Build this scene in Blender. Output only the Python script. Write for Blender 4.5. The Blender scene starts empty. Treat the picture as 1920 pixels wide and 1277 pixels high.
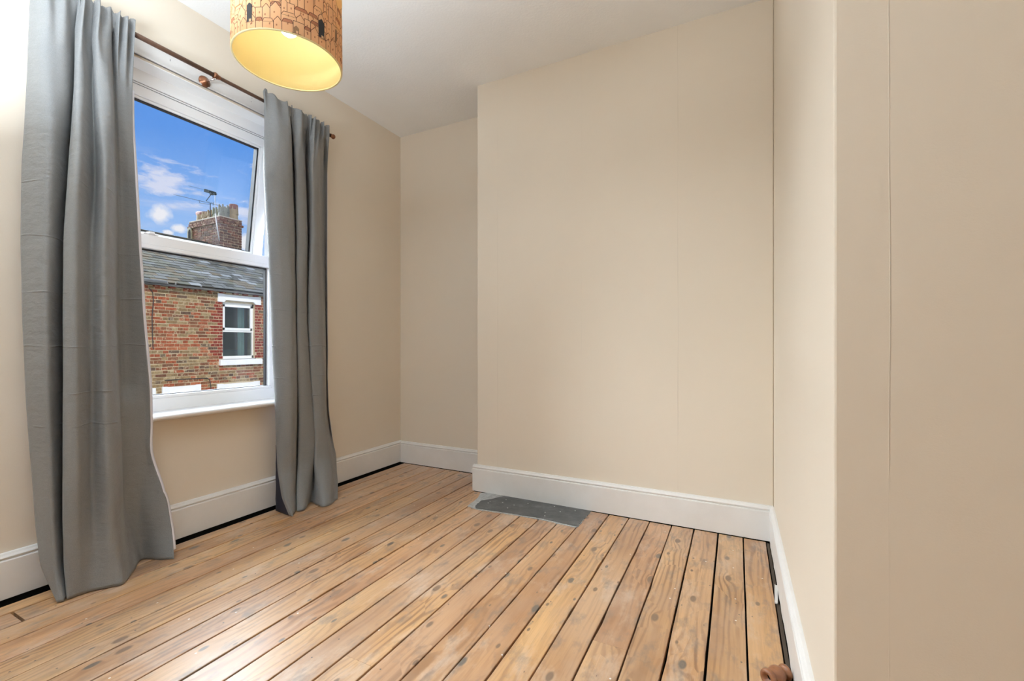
import bpy, math, random
import numpy as np
from mathutils import Vector, Matrix, noise

random.seed(7)
D = bpy.data
C = bpy.context.scene.collection
sc = bpy.context.scene
PI = math.pi

# ------------------------------------------------------------------ camera
TH = math.radians(26.702)
cam_d = D.cameras.new('camera')
cam = D.objects.new('camera', cam_d); C.objects.link(cam)
cam.location = (0, 0, 1.0)
cam.rotation_euler = (PI/2, 0, TH)
cam_d.sensor_width = 36; cam_d.lens = 36*835/1920
cam_d.shift_y = 7.5/1920
cam_d.clip_start = 0.02; cam_d.clip_end = 300
sc.camera = cam

# ------------------------------------------------------------------ colour management
sc.view_settings.view_transform = 'Standard'
sc.view_settings.look = 'None'
sc.view_settings.exposure = 0.0
sc.view_settings.gamma = 1.0
sc.view_settings.use_curve_mapping = False
try:
    sc.cycles.max_bounces = 12; sc.cycles.diffuse_bounces = 7; sc.cycles.transparent_max_bounces = 16
    sc.cycles.sample_clamp_indirect = 6; sc.cycles.caustics_reflective = False; sc.cycles.caustics_refractive = False
except Exception: pass

# ------------------------------------------------------------------ node helpers
class NT:
    def __init__(s, nt): s.nt = nt
    def n(s, t, **kw):
        nd = s.nt.nodes.new(t)
        for k, v in kw.items():
            if k.startswith('i_'):
                key = k[2:]; key = int(key) if key.isdigit() else key.replace('_', ' ')
                s.put(nd.inputs[key], v)
            else: setattr(nd, k, v)
        return nd
    def put(s, sock, v):
        if hasattr(v, 'is_output') or isinstance(v, bpy.types.NodeSocket): s.nt.links.new(v, sock)
        else:
            if sock.type == 'RGBA' and len(v) == 3: v = (*v, 1)
            sock.default_value = v
    def m(s, op, a, b=None, c=None, clamp=False):
        nd = s.nt.nodes.new('ShaderNodeMath'); nd.operation = op; nd.use_clamp = clamp
        for i, v in enumerate((a, b, c)):
            if v is not None: s.put(nd.inputs[i], v)
        return nd.outputs[0]
    def mix(s, f, a, b, mode='MIX'):
        nd = s.nt.nodes.new('ShaderNodeMix'); nd.data_type = 'RGBA'; nd.blend_type = mode
        s.put(nd.inputs[0], f); s.put(nd.inputs[6], a); s.put(nd.inputs[7], b)
        return nd.outputs[2]
    def ramp(s, f, pts, interp='LINEAR'):
        nd = s.nt.nodes.new('ShaderNodeValToRGB'); cr = nd.color_ramp; cr.interpolation = interp
        while len(cr.elements) < len(pts): cr.elements.new(0.5)
        for e, (p, c) in zip(cr.elements, pts):
            e.position = p; e.color = (*c, 1) if len(c) == 3 else c
        s.put(nd.inputs[0], f)
        return nd.outputs[0]
    def noise(s, vec, scale, detail=3, rough=0.5, dist=0.0):
        nd = s.nt.nodes.new('ShaderNodeTexNoise')
        s.put(nd.inputs['Vector'], vec); nd.inputs['Scale'].default_value = scale
        nd.inputs['Detail'].default_value = detail; nd.inputs['Roughness'].default_value = rough
        nd.inputs['Distortion'].default_value = dist
        return nd.outputs[0]
    def mapping(s, vec, scale=(1, 1, 1), loc=(0, 0, 0)):
        nd = s.nt.nodes.new('ShaderNodeMapping'); s.put(nd.inputs[0], vec)
        s.put(nd.inputs['Scale'], scale); s.put(nd.inputs['Location'], loc)
        return nd.outputs[0]

def mat(name, col=(.5, .5, .5), rough=.6, metal=0.0, spec=.5, **kw):
    m = D.materials.new(name); m.use_nodes = True
    t = NT(m.node_tree); b = m.node_tree.nodes['Principled BSDF']
    b.inputs['Base Color'].default_value = (*col, 1)
    b.inputs['Roughness'].default_value = rough
    b.inputs['Metallic'].default_value = metal
    b.inputs['Specular IOR Level'].default_value = spec
    for k, v in kw.items(): b.inputs[k.replace('_', ' ')].default_value = v
    return m, t, b
def simple_noise_mat(name, c1, c2, scale=20, rough=.6, bump=0.0, bscale=None, spec=.5, metal=0.0, stretch=(1, 1, 1)):
    m, t, b = mat(name, c1, rough, metal, spec)
    tc = t.n('ShaderNodeTexCoord').outputs['Object']
    v = t.mapping(tc, stretch)
    f = t.noise(v, scale, 4, .6)
    f2 = t.ramp(f, [(.3, (0, 0, 0)), (.7, (1, 1, 1))])
    t.put(b.inputs['Base Color'], t.mix(f2, c1, c2))
    if bump:
        bp = t.n('ShaderNodeBump', i_Strength=bump, i_Distance=.002, i_Height=t.noise(v, bscale or scale*4, 3, .6))
        t.put(b.inputs['Normal'], bp.outputs[0])
    return m

# ------------------------------------------------------------------ world: blue sky with white clouds
w = D.worlds.new('sky'); sc.world = w; w.use_nodes = True
t = NT(w.node_tree); bg = w.node_tree.nodes['Background']
dirv = t.n('ShaderNodeTexCoord').outputs['Generated']
sep = t.n('ShaderNodeSeparateXYZ', i_0=dirv)
base = t.ramp(sep.outputs[2], [(0.0, (.62, .74, .93)), (.12, (.47, .65, .95)), (.22, (.30, .52, .94)), (.36, (.115, .33, .86)), (.8, (.06, .20, .66))])
wisp = t.noise(t.mapping(dirv, (3.2, 3.2, 17), (3.1, 1.7, .4)), 1.5, 6, .6, .5)
wf = t.ramp(wisp, [(.50, (0, 0, 0)), (.76, (.7, .7, .7))])
edge = t.noise(dirv, 26, 6, .62)
veil = t.noise(t.mapping(dirv, (9, 9, 30), (1, 2, 3)), 2.4, 6, .62, .4)
skyc = t.mix(t.m('MULTIPLY', wf, .6), base, (.80, .80, .93))
def cloud(c, sx, sz, soft, fr, amp, col, skyc):
    d = t.n('ShaderNodeVectorMath', operation='SUBTRACT', i_0=dirv, i_1=c)
    d = t.n('ShaderNodeVectorMath', operation='MULTIPLY', i_0=d.outputs[0], i_1=(1/sx, 1/sx, 1/sz))
    L = t.n('ShaderNodeVectorMath', operation='LENGTH', i_0=d.outputs[0]).outputs['Value']
    L = t.m('ADD', L, t.m('MULTIPLY', t.m('SUBTRACT', fr, .5), amp))
    f = t.ramp(t.m('MULTIPLY', L, .5), [(.5-soft, (1, 1, 1)), (.5, (0, 0, 0))])
    return t.mix(t.m('MULTIPLY', f, .92), skyc, col)
W1, W2 = (.93, .92, .97), (.72, .76, .94)
for c, sx, sz in (((-.868, .410, .278), .055, .030), ((-.8195, .5147, .2480), .050, .017), ((-.785, .535, .328), .030, .016), ((-.93, .22, .32), .10, .04), ((-.66, .70, .26), .10, .04)):
    skyc = cloud(c, sx, sz, .45, veil, 4.0, W2, skyc)
for c, sx, sz in (((-.8836, .4115, .2235), .019, .020), ((-.8761, .4365, .2040), .014, .010), ((-.8248, .5313, .1920), .026, .018), ((-.885, .425, .195), .010, .006), ((-.72, .66, .20), .05, .03), ((-.96, .19, .22), .04, .03)):
    skyc = cloud(c, sx, sz, .22, edge, 1.6, W1, skyc)
t.put(bg.inputs[0], skyc); bg.inputs[1].default_value = 1.0

# ------------------------------------------------------------------ lights
def sun(name, d, energy, ang, col):
    l = D.lights.new(name, 'SUN'); l.energy = energy; l.angle = math.radians(ang); l.color = col
    o = D.objects.new(name, l); C.objects.link(o)
    o.rotation_euler = Vector(d).to_track_quat('-Z', 'Y').to_euler(); o.location = (0, 0, 9)
    return o
# direct sun over our own roof onto the houses opposite
sun('sun', (-.72, .42, -.62), 3.0, 8, (1, .93, .82))
# added wide sun lamp, standing in for skylight through the window
sun('sky_fill', (.90, -.08, -.36), 36.0, 76, (.83, .92, 1.0))
def area(name, loc, aim, sx, sy, e, col):
    l = D.lights.new(name, 'AREA'); l.shape = 'RECTANGLE'; l.size = sx; l.size_y = sy; l.energy = e; l.color = col
    o = D.objects.new(name, l); C.objects.link(o); o.location = loc
    o.rotation_euler = (Vector(aim)-Vector(loc)).to_track_quat('-Z', 'Y').to_euler()
    return o
# added fill light out of view, aimed at the ceiling to brighten the room
area('bounce_fill', (-1.50, -.10, 1.72), (-1.52, -.25, 2.77), .9, .9, 118, (.77, .89, 1.0))

# ------------------------------------------------------------------ mesh helpers
class MB:
    def __init__(s): s.v = []; s.f = []; s.mi = []
    def poly(s, pts, mi=0):
        b = len(s.v); s.v += [tuple(p) for p in pts]; s.f.append(tuple(range(b, b+len(pts)))); s.mi.append(mi)
    def box(s, x0, x1, y0, y1, z0, z1, mi=0, M=None):
        p = [(x0,y0,z0),(x1,y0,z0),(x1,y1,z0),(x0,y1,z0),(x0,y0,z1),(x1,y0,z1),(x1,y1,z1),(x0,y1,z1)]
        if M: p = [tuple(M @ Vector(q)) for q in p]
        b = len(s.v); s.v += p
        for q in ((0,3,2,1),(4,5,6,7),(0,1,5,4),(1,2,6,5),(2,3,7,6),(3,0,4,7)):
            s.f.append(tuple(b+i for i in q)); s.mi.append(mi)
        return s
    def cyl(s, a, b, r, n=12, r2=None, mi=0, caps=True):
        a = Vector(a); b = Vector(b); d = (b-a).normalized()
        u = d.orthogonal().normalized(); w_ = d.cross(u); r2 = r if r2 is None else r2
        i0 = len(s.v)
        for p, rr in ((a, r), (b, r2)):
            for k in range(n):
                q = p + (u*math.cos(2*PI*k/n)+w_*math.sin(2*PI*k/n))*rr; s.v.append(tuple(q))
        for k in range(n):
            s.f.append((i0+k, i0+(k+1)%n, i0+n+(k+1)%n, i0+n+k)); s.mi.append(mi)
        if caps:
            s.f.append(tuple(i0+k for k in range(n))[::-1]); s.mi.append(mi)
            s.f.append(tuple(i0+n+k for k in range(n))); s.mi.append(mi)
        return s
    def tube(s, pts, r, n=8, mi=0):
        for a, b in zip(pts[:-1], pts[1:]): s.cyl(a, b, r, n, mi=mi)
        return s
    def lathe(s, prof, M, n=24, mi=0):
        i0 = len(s.v)
        for (r, h) in prof:
            for k in range(n): s.v.append(tuple(M @ Vector((r*math.cos(2*PI*k/n), r*math.sin(2*PI*k/n), h))))
        for j in range(len(prof)-1):
            for k in range(n):
                a = i0+j*n+k; b_ = i0+j*n+(k+1)%n
                s.f.append((a, b_, b_+n, a+n)); s.mi.append(mi)
        return s
    def prism(s, pts, axis, a0, a1, mi=0):
        """closed polygon in the two other axes, extruded along axis"""
        def P(p, a): return {'x': (a, p[0], p[1]), 'y': (p[0], a, p[1]), 'z': (p[0], p[1], a)}[axis]
        n = len(pts); i0 = len(s.v)
        s.v += [P(p, a0) for p in pts] + [P(p, a1) for p in pts]
        s.f.append(tuple(range(i0, i0+n))[::-1]); s.mi.append(mi)
        s.f.append(tuple(range(i0+n, i0+2*n))); s.mi.append(mi)
        for k in range(n):
            s.f.append((i0+k, i0+(k+1)%n, i0+n+(k+1)%n, i0+n+k)); s.mi.append(mi)
        return s
    def mesh(s, name, mats, smooth=False):
        me = D.meshes.new(name); me.from_pydata(s.v, [], s.f)
        for m in (mats if isinstance(mats, (list, tuple)) else [mats]): me.materials.append(m)
        me.polygons.foreach_set('material_index', s.mi)
        import bmesh
        bm = bmesh.new(); bm.from_mesh(me); bmesh.ops.recalc_face_normals(bm, faces=bm.faces); bm.to_mesh(me); bm.free()
        if smooth: me.polygons.foreach_set('use_smooth', [True]*len(me.polygons))
        return me
    def build(s, name, mats, parent=None, smooth=False, bevel=0):
        o = D.objects.new(name, s.mesh(name, mats, smooth)); C.objects.link(o)
        if parent: o.parent = parent
        if bevel:
            bv = o.modifiers.new('bevel', 'BEVEL'); bv.width = bevel; bv.segments = 2; bv.limit_method = 'ANGLE'; bv.angle_limit = math.radians(40)
        return o
def inst(name, me, loc, parent=None, rot=(0, 0, 0), scale=(1, 1, 1)):
    o = D.objects.new(name, me); C.objects.link(o); o.location = loc; o.rotation_euler = rot; o.scale = scale
    if parent: o.parent = parent
    return o
def tag(o, label=None, cat=None, group=None, kind=None):
    if label: o['label'] = label
    if cat: o['category'] = cat
    if group: o['group'] = group
    if kind: o['kind'] = kind
    return o
def empty(name, loc=(0, 0, 0)):
    o = D.objects.new(name, None); C.objects.link(o); o.location = loc; o.empty_display_size = .1
    return o
def root(name, label, cat=None, kind=None):
    return tag(empty(name), label, cat, None, kind)

# ------------------------------------------------------------------ materials
def wall_mat(name, col, axis, seams):
    m, t, b = mat(name, col, .75, spec=.25)
    tc = t.n('ShaderNodeTexCoord').outputs['Object']
    sp = t.n('ShaderNodeSeparateXYZ', i_0=tc)
    ax = sp.outputs[0 if axis == 'x' else 1]
    big = t.noise(tc, 1.6, 3, .5)
    col1 = t.mix(big, tuple(c*.97 for c in col), tuple(min(1, c*1.03) for c in col))
    wob = t.m('MULTIPLY', t.m('SUBTRACT', t.noise(t.mapping(tc, (0, 0, 1)), 1.3, 2), .5), .012)
    h = t.m('MULTIPLY', t.noise(tc, 260, 3, .7), .18)
    h = t.m('ADD', h, t.m('MULTIPLY', t.noise(tc, 3.5, 3, .6), 1.6))
    colr = col1
    pres = t.ramp(t.noise(t.mapping(tc, (1, 1, 1), (5, 2, 8)), 2.2, 2), [(.42, (.15, .15, .15)), (.62, (1, 1, 1))])
    for s_ in seams:
        d = t.m('ABSOLUTE', t.m('SUBTRACT', t.m('ADD', ax, wob), s_))
        line = t.m('SUBTRACT', 1.0, t.m('DIVIDE', d, .0016, clamp=True), clamp=True)
        line = t.m('MULTIPLY', line, pres)
        h = t.m('ADD', h, t.m('MULTIPLY', line, .6))
        colr = t.mix(t.m('MULTIPLY', line, .22), colr, tuple(c*.55 for c in col))
    bp = t.n('ShaderNodeBump', i_Strength=.55, i_Distance=.0022, i_Height=h)
    t.put(b.inputs['Normal'], bp.outputs[0]); t.put(b.inputs['Base Color'], colr)
    return m
MAG = (.735, .655, .545)
m_wall_b = wall_mat('magnolia_wallpaper_breast', MAG, 'x', [-1.426, -.844, -.288])
m_wall_n = wall_mat('magnolia_wallpaper_side', MAG, 'x', [.258, .80])
m_wall = wall_mat('magnolia_paint', MAG, 'x', [])
m_ceil = simple_noise_mat('ceiling_paint', (.84, .85, .85), (.87, .88, .88), 3, .85, .5, 90, .2)
m_trim = simple_noise_mat('white_gloss_paint', (.74, .725, .70), (.79, .78, .76), 6, .38, .25, 30)
m_reveal = simple_noise_mat('reveal_paint', (.90, .905, .90), (.93, .935, .93), 6, .5, .15, 30)
m_header = simple_noise_mat('header_board_paint', (.60, .575, .55), (.68, .66, .64), 5, .5, .35, 22)
m_upvc = mat('white_upvc', (.88, .885, .88), .3)[0]
m_gasket = mat('black_gasket', (.012, .012, .014), .6)[0]
m_void = mat('dark_void', (.012, .011, .010), .95, spec=.05)[0]

def glass_mat(name, tint=(1, 1, 1), refl=1.0):
    m = D.materials.new(name); m.use_nodes = True; nt = m.node_tree; nt.nodes.clear(); t = NT(nt)
    tr = t.n('ShaderNodeBsdfTransparent', i_Color=(*tint, 1)); gl = t.n('ShaderNodeBsdfGlossy', i_Roughness=.01)
    fr = t.n('ShaderNodeFresnel', i_IOR=1.5)
    mx = t.n('ShaderNodeMixShader', i_0=t.m('MULTIPLY', fr.outputs[0], refl), i_1=tr.outputs[0], i_2=gl.outputs[0])
    out = t.n('ShaderNodeOutputMaterial', i_Surface=mx.outputs[0])
    return m
m_glass = glass_mat('clear_glass', (.98, .985, .98), .6)

def wood_mat():
    m, t, b = mat('stripped_pine', (.6, .4, .22), .42, spec=.5)
    geo = t.n('ShaderNodeNewGeometry').outputs['Position']
    oi = t.n('ShaderNodeObjectInfo').outputs['Random']
    sp = t.n('ShaderNodeSeparateXYZ', i_0=geo)
    off = t.n('ShaderNodeCombineXYZ', i_0=t.m('MULTIPLY', oi, 37.0), i_1=t.m('MULTIPLY', oi, 91.0), i_2=oi)
    p = t.n('ShaderNodeVectorMath', operation='ADD', i_0=geo, i_1=off.outputs[0]).outputs[0]
    px = t.n('ShaderNodeSeparateXYZ', i_0=p)
    # knots
    kv = t.mapping(p, (1/.085, 1/.17, 0))
    vo = t.n('ShaderNodeTexVoronoi', i_Vector=kv, i_Scale=1.0, i_Randomness=1.0); vo.feature = 'F1'; vo.voronoi_dimensions = '2D'
    kd = vo.outputs['Distance']
    kr = t.n('ShaderNodeSeparateColor', i_0=vo.outputs['Color'])
    rad = t.m('MULTIPLY', t.m('SUBTRACT', kr.outputs[0], .40, clamp=True), .30)
    knot = t.m('SUBTRACT', 1.0, t.m('DIVIDE', t.m('SUBTRACT', kd, t.m('MULTIPLY', rad, .65)), t.m('ADD', t.m('MULTIPLY', rad, .35), .004), clamp=True), clamp=True)
    knot = t.m('MULTIPLY', knot, t.m('GREATER_THAN', rad, .02))
    infl = t.m('MULTIPLY', t.m('DIVIDE', rad, t.m('ADD', kd, .12)), 2.2)
    # grain
    warp = t.noise(t.mapping(p, (6, .9, 1)), 1.0, 3, .5)
    gx = t.m('ADD', t.m('MULTIPLY', px.outputs[0], 26), t.m('MULTIPLY', warp, 5.5))
    gx = t.m('ADD', gx, infl)
    rings = t.m('SINE', t.m('MULTIPLY', gx, 8.0))
    rings = t.ramp(t.m('MULTIPLY_ADD', rings, .5, .5), [(.0, (0, 0, 0)), (.55, (.12, .12, .12)), (.92, (1, 1, 1))])
    gpres = t.ramp(t.noise(t.mapping(p, (9, 1.6, 1), (4, 3, 0)), 1.0, 2), [(.38, (.08, .08, .08)), (.68, (1, 1, 1))])
    fine = t.noise(t.mapping(p, (170, 5, 1)), 1.0, 3, .7)
    # colours
    tone = t.ramp(t.noise(t.mapping(p, (5, 1.1, 1), (9, 4, 0)), 1.0, 3, .55), [(.30, (.44, .27, .15)), (.48, (.62, .43, .265)), (.68, (.78, .585, .38))])
    pick = t.ramp(oi, [(0, (1.0, .92, .90)), (.3, (1.08, 1.08, .98)), (.55, (.90, .86, .92)), (.8, (1.10, 1.04, .84)), (1, (.86, .78, .78))])
    col = t.mix(1.0, tone, pick, 'MULTIPLY')
    col = t.mix(t.m('MULTIPLY', rings, t.m('MULTIPLY', gpres, .80)), col, (.25, .125, .055))
    col = t.mix(t.m('MULTIPLY', t.ramp(fine, [(.45, (0, 0, 0)), (.75, (1, 1, 1))]), .42), col, (.33, .19, .10))
    col = t.mix(1.0, col, (.86, .72, .57), 'MULTIPLY')
    # pinkish grey and whitened worn patches
    worn = t.ramp(t.noise(t.mapping(geo, (2.6, 1.5, 1)), 1.4, 5, .62), [(.44, (0, 0, 0)), (.66, (1, 1, 1))])
    col = t.mix(t.m('MULTIPLY', worn, .50), col, (.50, .345, .24))
    white = t.ramp(t.noise(t.mapping(geo, (7, 2.8, 1), (3, 7, 0)), 1.3, 6, .68), [(.53, (0, 0, 0)), (.72, (1, 1, 1))])
    col = t.mix(t.m('MULTIPLY', white, .60), col, (.66, .53, .42))
    grey = t.ramp(t.noise(t.mapping(geo, (13, 6, 1), (6, 1, 0)), 1.3, 4, .65), [(.53, (0, 0, 0)), (.72, (1, 1, 1))])
    col = t.mix(t.m('MULTIPLY', grey, .66), col, (.17, .145, .125))
    kcol = t.mix(t.m('GREATER_THAN', kr.outputs[1], .6), (.17, .105, .065), (.11, .10, .085))
    col = t.mix(t.m('MULTIPLY', knot, .85), col, kcol)
    # paint specks
    sv = t.n('ShaderNodeTexVoronoi', i_Vector=t.mapping(geo, (1, 1, 0)), i_Scale=9.0); sv.voronoi_dimensions = '2D'
    sc_ = t.n('ShaderNodeSeparateColor', i_0=sv.outputs['Color'])
    speck = t.m('MULTIPLY', t.m('LESS_THAN', sv.outputs['Distance'], .03), t.m('GREATER_THAN', sc_.outputs[0], .88))
    col = t.mix(t.m('MULTIPLY', speck, .9), col, (.85, .83, .8))
    nail = t.m('MULTIPLY', t.m('LESS_THAN', sv.outputs['Distance'], .026), t.m('LESS_THAN', sc_.outputs[0], .22))
    col = t.mix(t.m('MULTIPLY', nail, .9), col, (.06, .05, .045))
    t.put(b.inputs['Base Color'], col)
    rr = t.m('MULTIPLY_ADD', t.noise(t.mapping(geo, (9, 3, 1)), 1.5, 4, .6), .25, .36)
    t.put(b.inputs['Roughness'], rr); b.inputs['Coat Weight'].default_value = 1.0; b.inputs['Coat Roughness'].default_value = .36
    h = t.m('ADD', t.m('MULTIPLY', fine, .25), t.m('MULTIPLY', rings, .12))
    h = t.m('SUBTRACT', h, t.m('MULTIPLY', knot, .15))
    h = t.m('ADD', h, t.m('MULTIPLY', t.noise(t.mapping(geo, (14, 3, 1)), 1.0, 3), .9))
    bp = t.n('ShaderNodeBump', i_Strength=.5, i_Distance=.0016, i_Height=h)
    t.put(b.inputs['Normal'], bp.outputs[0])
    return m
m_wood = wood_mat()

# ------------------------------------------------------------------ room shell
XW, YA, YB, XR, YN, ZC = -2.565, 2.975, 2.62, .172, 1.07, 2.77
YREAR, XE = -3.0, 1.9
WY0, WY1, WZ0, WZ1 = .885, 1.925, .655, 2.378        # window opening
XO = -2.742                                           # outer face of the window wall
def struct(name, mb, m, label=None, parent=None, **k):
    o = mb.build(name, m, parent, **k)
    if parent is None: o['kind'] = 'structure'
    if label: o['label'] = label
    return o
b = MB()
b.box(XO, XW, YREAR-.2, WY0, -.25, ZC+.15).box(XO, XW, WY1, YA+.2, -.25, ZC+.15)
b.box(XO, XW, WY0, WY1, -.25, WZ0).box(XO, XW, WY0, WY1, WZ1, ZC+.15)
struct('wall_left', b, m_wall, 'magnolia painted wall around the window')
struct('wall_back', MB().box(XW, -1.585, YA, YA+.2, -.25, ZC+.15), m_wall, 'magnolia painted wall at the back of the alcove')
struct('wall_breast', MB().box(-1.585, XR, YB, YA+.2, -.25, ZC+.15), m_wall_b, 'blank magnolia papered chimney breast with fine vertical seams', bevel=.006)
struct('wall_right', MB().box(XR, XE+.2, YN, YA+.2, -.25, ZC+.15), m_wall_n, 'magnolia papered projecting wall corner nearest the camera', bevel=.005)
struct('wall_side', MB().box(XE, XE+.2, YREAR-.2, YN, -.25, ZC+.15), m_wall, 'magnolia wall beside the camera')
struct('wall_rear', MB().box(XW, XE, YREAR-.2, YREAR, -.25, ZC+.15), m_wall, 'magnolia wall behind the camera')
struct('ceiling', MB().box(XW, XE, YREAR, YA, ZC, ZC+.15), m_ceil, 'plain off-white ceiling')

# floor: dark void below, planks as parts
floor = struct('floor', MB().box(XW, XE, YREAR, YA, -.25, -.03), m_void, 'stripped pine floorboards running from front to back')
XB = [-2.499, -2.418, -2.304, -2.189, -2.067, -1.944, -1.831, -1.715, -1.597, -1.477, -1.361, -1.243, -1.124, -1.008, -.893, -.780, -.667, -.550, -.435, -.317, -.203, -.084, .033, .137]
XB2 = [.137 + .117*i for i in range(16)]
def plank(x0, x1, y0, y1, seed, g=.0022, wob=.0012):
    n = max(3, int((y1-y0)/.10)); b = MB(); rnd = random.Random(seed)
    dz = rnd.uniform(-.0008, .0008); c = .0022
    prof = []
    nick = {}
    for k in range(2):
        if rnd.random() < .8: nick[rnd.randrange(1, n)] = rnd.choice((-1, 1))
    for i in range(n+1):
        y = y0 + (y1-y0)*i/n
        a = x0 + g + rnd.uniform(-wob, wob)*.6; e = x1 - g + rnd.uniform(-wob, wob)*.6
        if nick.get(i) == -1: a += .003
        if nick.get(i) == 1: e -= .003
        prof.append((a, e, y))
    i0 = 0
    for (a, e, y) in prof:
        b.v += [(a, y, -.024), (a, y, dz-c*.6), (a+c, y, dz), (e-c, y, dz), (e, y, dz-c*.6), (e, y, -.024)]
    for i in range(n):
        for k in range(5):
            p = i*6+k; b.f.append((p, p+1, p+7, p+6)); b.mi.append(0)
    b.f.append((0, 1, 2, 3, 4, 5)); b.f.append(tuple(n*6+k for k in (5, 4, 3, 2, 1, 0))); b.mi += [0, 0]
    o = b.build('plank', m_wood, floor)
    return o
joints = {-1.124: [1.04], -1.361: [1.448], -.435: [1.470], -2.418: [.642], -1.944: [2.30], -.893: [-.3], -1.715: [.1]}
for i in range(len(XB)-1):
    x0, x1 = XB[i], XB[i+1]; xm = (x0+x1)/2
    yend = 2.945 if xm < -1.6 else 2.592
    if -1.48 < xm < -.78: yend = 2.338 + (xm+1.1)*.02
    cuts = [YREAR+.01] + sorted(joints.get(x0, [])) + [yend]
    for k in range(len(cuts)-1):
        a = cuts[k] + (.0008 if k else 0); e = cuts[k+1] - (.0008 if k < len(cuts)-2 else 0)
        if x0 == -2.418 and k: a += .008
        g = {-2.418: .003, -.435: .0030, -.203: .0042, -.084: .0036, -1.477: .0034, -1.008: .0034, -.667: .0036}.get(x0, .0029)
        if xm < -1.9: g = .0022
        plank(x0, x1, a, e, i*7+k, g)
for i in range(len(XB2)-1):
    plank(XB2[i], min(XB2[i+1], XE-.01), YREAR+.01, YN-.01, 500+i)

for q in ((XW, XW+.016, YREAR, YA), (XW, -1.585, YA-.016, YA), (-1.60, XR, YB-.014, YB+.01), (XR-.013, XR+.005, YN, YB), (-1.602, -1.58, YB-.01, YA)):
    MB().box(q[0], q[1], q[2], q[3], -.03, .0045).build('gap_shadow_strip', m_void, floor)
# hearth slab with its mortar edge
hearth = root('hearth_slab', 'dark grey slate hearth slab set flush into the floorboards', 'hearth')
m_slate = simple_noise_mat('dark_slate', (.062, .066, .066), (.115, .12, .12), 16, .55, .8, 60)
def slab_mat():
    m, t, b = mat('hearth_slate', (.08, .085, .085), .5)
    tc = t.n('ShaderNodeTexCoord').outputs['Object']
    f = t.noise(tc, 9, 6, .65)
    col = t.ramp(f, [(.30, (.062, .066, .066)), (.55, (.105, .11, .108)), (.78, (.20, .205, .20))])
    sv = t.n('ShaderNodeTexVoronoi', i_Vector=t.mapping(tc, (1, 1, 0), (.3, .1, 0)), i_Scale=13.0); sv.voronoi_dimensions = '2D'
    s2 = t.n('ShaderNodeSeparateColor', i_0=sv.outputs['Color'])
    sp = t.m('MULTIPLY', t.m('LESS_THAN', sv.outputs['Distance'], .055), t.m('GREATER_THAN', s2.outputs[0], .7))
    t.put(b.inputs['Base Color'], t.mix(sp, col, (.6, .6, .58)))
    bp = t.n('ShaderNodeBump', i_Strength=.6, i_Distance=.003, i_Height=t.noise(tc, 30, 5, .6))
    t.put(b.inputs['Normal'], bp.outputs[0])
    return m
m_hs = slab_mat()
m_mortar = simple_noise_mat('grey_mortar', (.33, .335, .33), (.52, .53, .52), 40, .9, 1.0, 80)
def ragged(pts, step=.02, amp=.004, seed=1):
    rnd = random.Random(seed); out = []
    for k in range(len(pts)):
        a = Vector(pts[k]); e = Vector(pts[(k+1) % len(pts)]); L = (e-a).length; n = max(1, int(L/step))
        for i in range(n):
            p = a.lerp(e, i/n)
            if i: p += Vector((rnd.uniform(-amp, amp), rnd.uniform(-amp, amp)))
            out.append((p.x, p.y))
    return out
MB().prism(ragged([(-1.440, 2.36), (-1.415, 2.322), (-1.2, 2.342), (-1.0, 2.356), (-.777, 2.338), (-.775, 2.600), (-1.36, 2.605), (-1.40, 2.52), (-1.455, 2.45)], .018, .0022, 4), 'z', -.022, .0042).build('slab', m_hs, hearth)
MB().prism(ragged([(-1.484, 2.335), (-1.40, 2.312), (-1.22, 2.330), (-1.0, 2.345), (-.785, 2.326), (-.772, 2.34), (-.774, 2.58), (-1.30, 2.597), (-1.50, 2.605), (-1.535, 2.58), (-1.50, 2.49)], .012, .003, 9), 'z', -.022, .0024).build('mortar_edge', m_mortar, hearth)

# skirting boards
def skirt_prof(h=.176, g=.150, d=.024):
    return [(0, .0), (d, 0), (d, g-.004), (d-.002, g), (d-.008, g+.001), (d-.008, g+.004), (d-.003, g+.007), (d-.002, g+.011), (d-.006, g+.016), (d-.009, g+.018), (d-.013, h-.001), (d-.018, h), (0, h)]
def skirt_x(name, y, x0, x1, z0, label):      # runs along x, faces -y
    b = MB(); b.prism([(y-p, z0+q) for p, q in skirt_prof()], 'x', x0, x1)
    return struct(name, b, m_trim, label)
def skirt_y(name, x, s, y0, y1, z0, label, h=.176, g=.150):
    b = MB(); b.prism([(x+s*p, z0+q) for p, q in skirt_prof(h, g)], 'y', y0, y1)
    return struct(name, b, m_trim, label)
skirt_y('baseboard_left', XW, 1, YREAR, YA, .008, 'white skirting board under the window')
skirt_x('baseboard_back', YA, XW+.02, -1.585, .003, 'white skirting board at the back of the alcove')
skirt_x('baseboard_breast', YB, -1.609, XR-.003, .004, 'white skirting board across the chimney breast')
skirt_y('baseboard_return', -1.585, -1, YB-.0, YA-.02, .004, 'white skirting board on the alcove side of the chimney breast')
b = MB()   # right skirting has a wavy worn bottom edge
pr = skirt_prof(.172, .148, .022); n = 34; rnd = random.Random(3)
for i in range(n+1):
    y = YN-.0 + (YB-.01-YN)*i/n
    for k, (p, q) in enumerate(pr):
        dz = rnd.uniform(-.003, .004) if k == 1 else 0
        b.v.append((XR-p+(rnd.uniform(0, .002) if k == 1 else 0), y, .006+q+dz))
K = len(pr)
for i in range(n):
    for k in range(K):
        b.f.append((i*K+k, i*K+(k+1) % K, (i+1)*K+(k+1) % K, (i+1)*K+k)); b.mi.append(0)
b.f.append(tuple(range(K))); b.f.append(tuple(n*K+k for k in range(K))[::-1]); b.mi += [0, 0]
struct('baseboard_right', b, m_trim, 'white skirting board with a chipped lower edge along the projecting wall')
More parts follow.
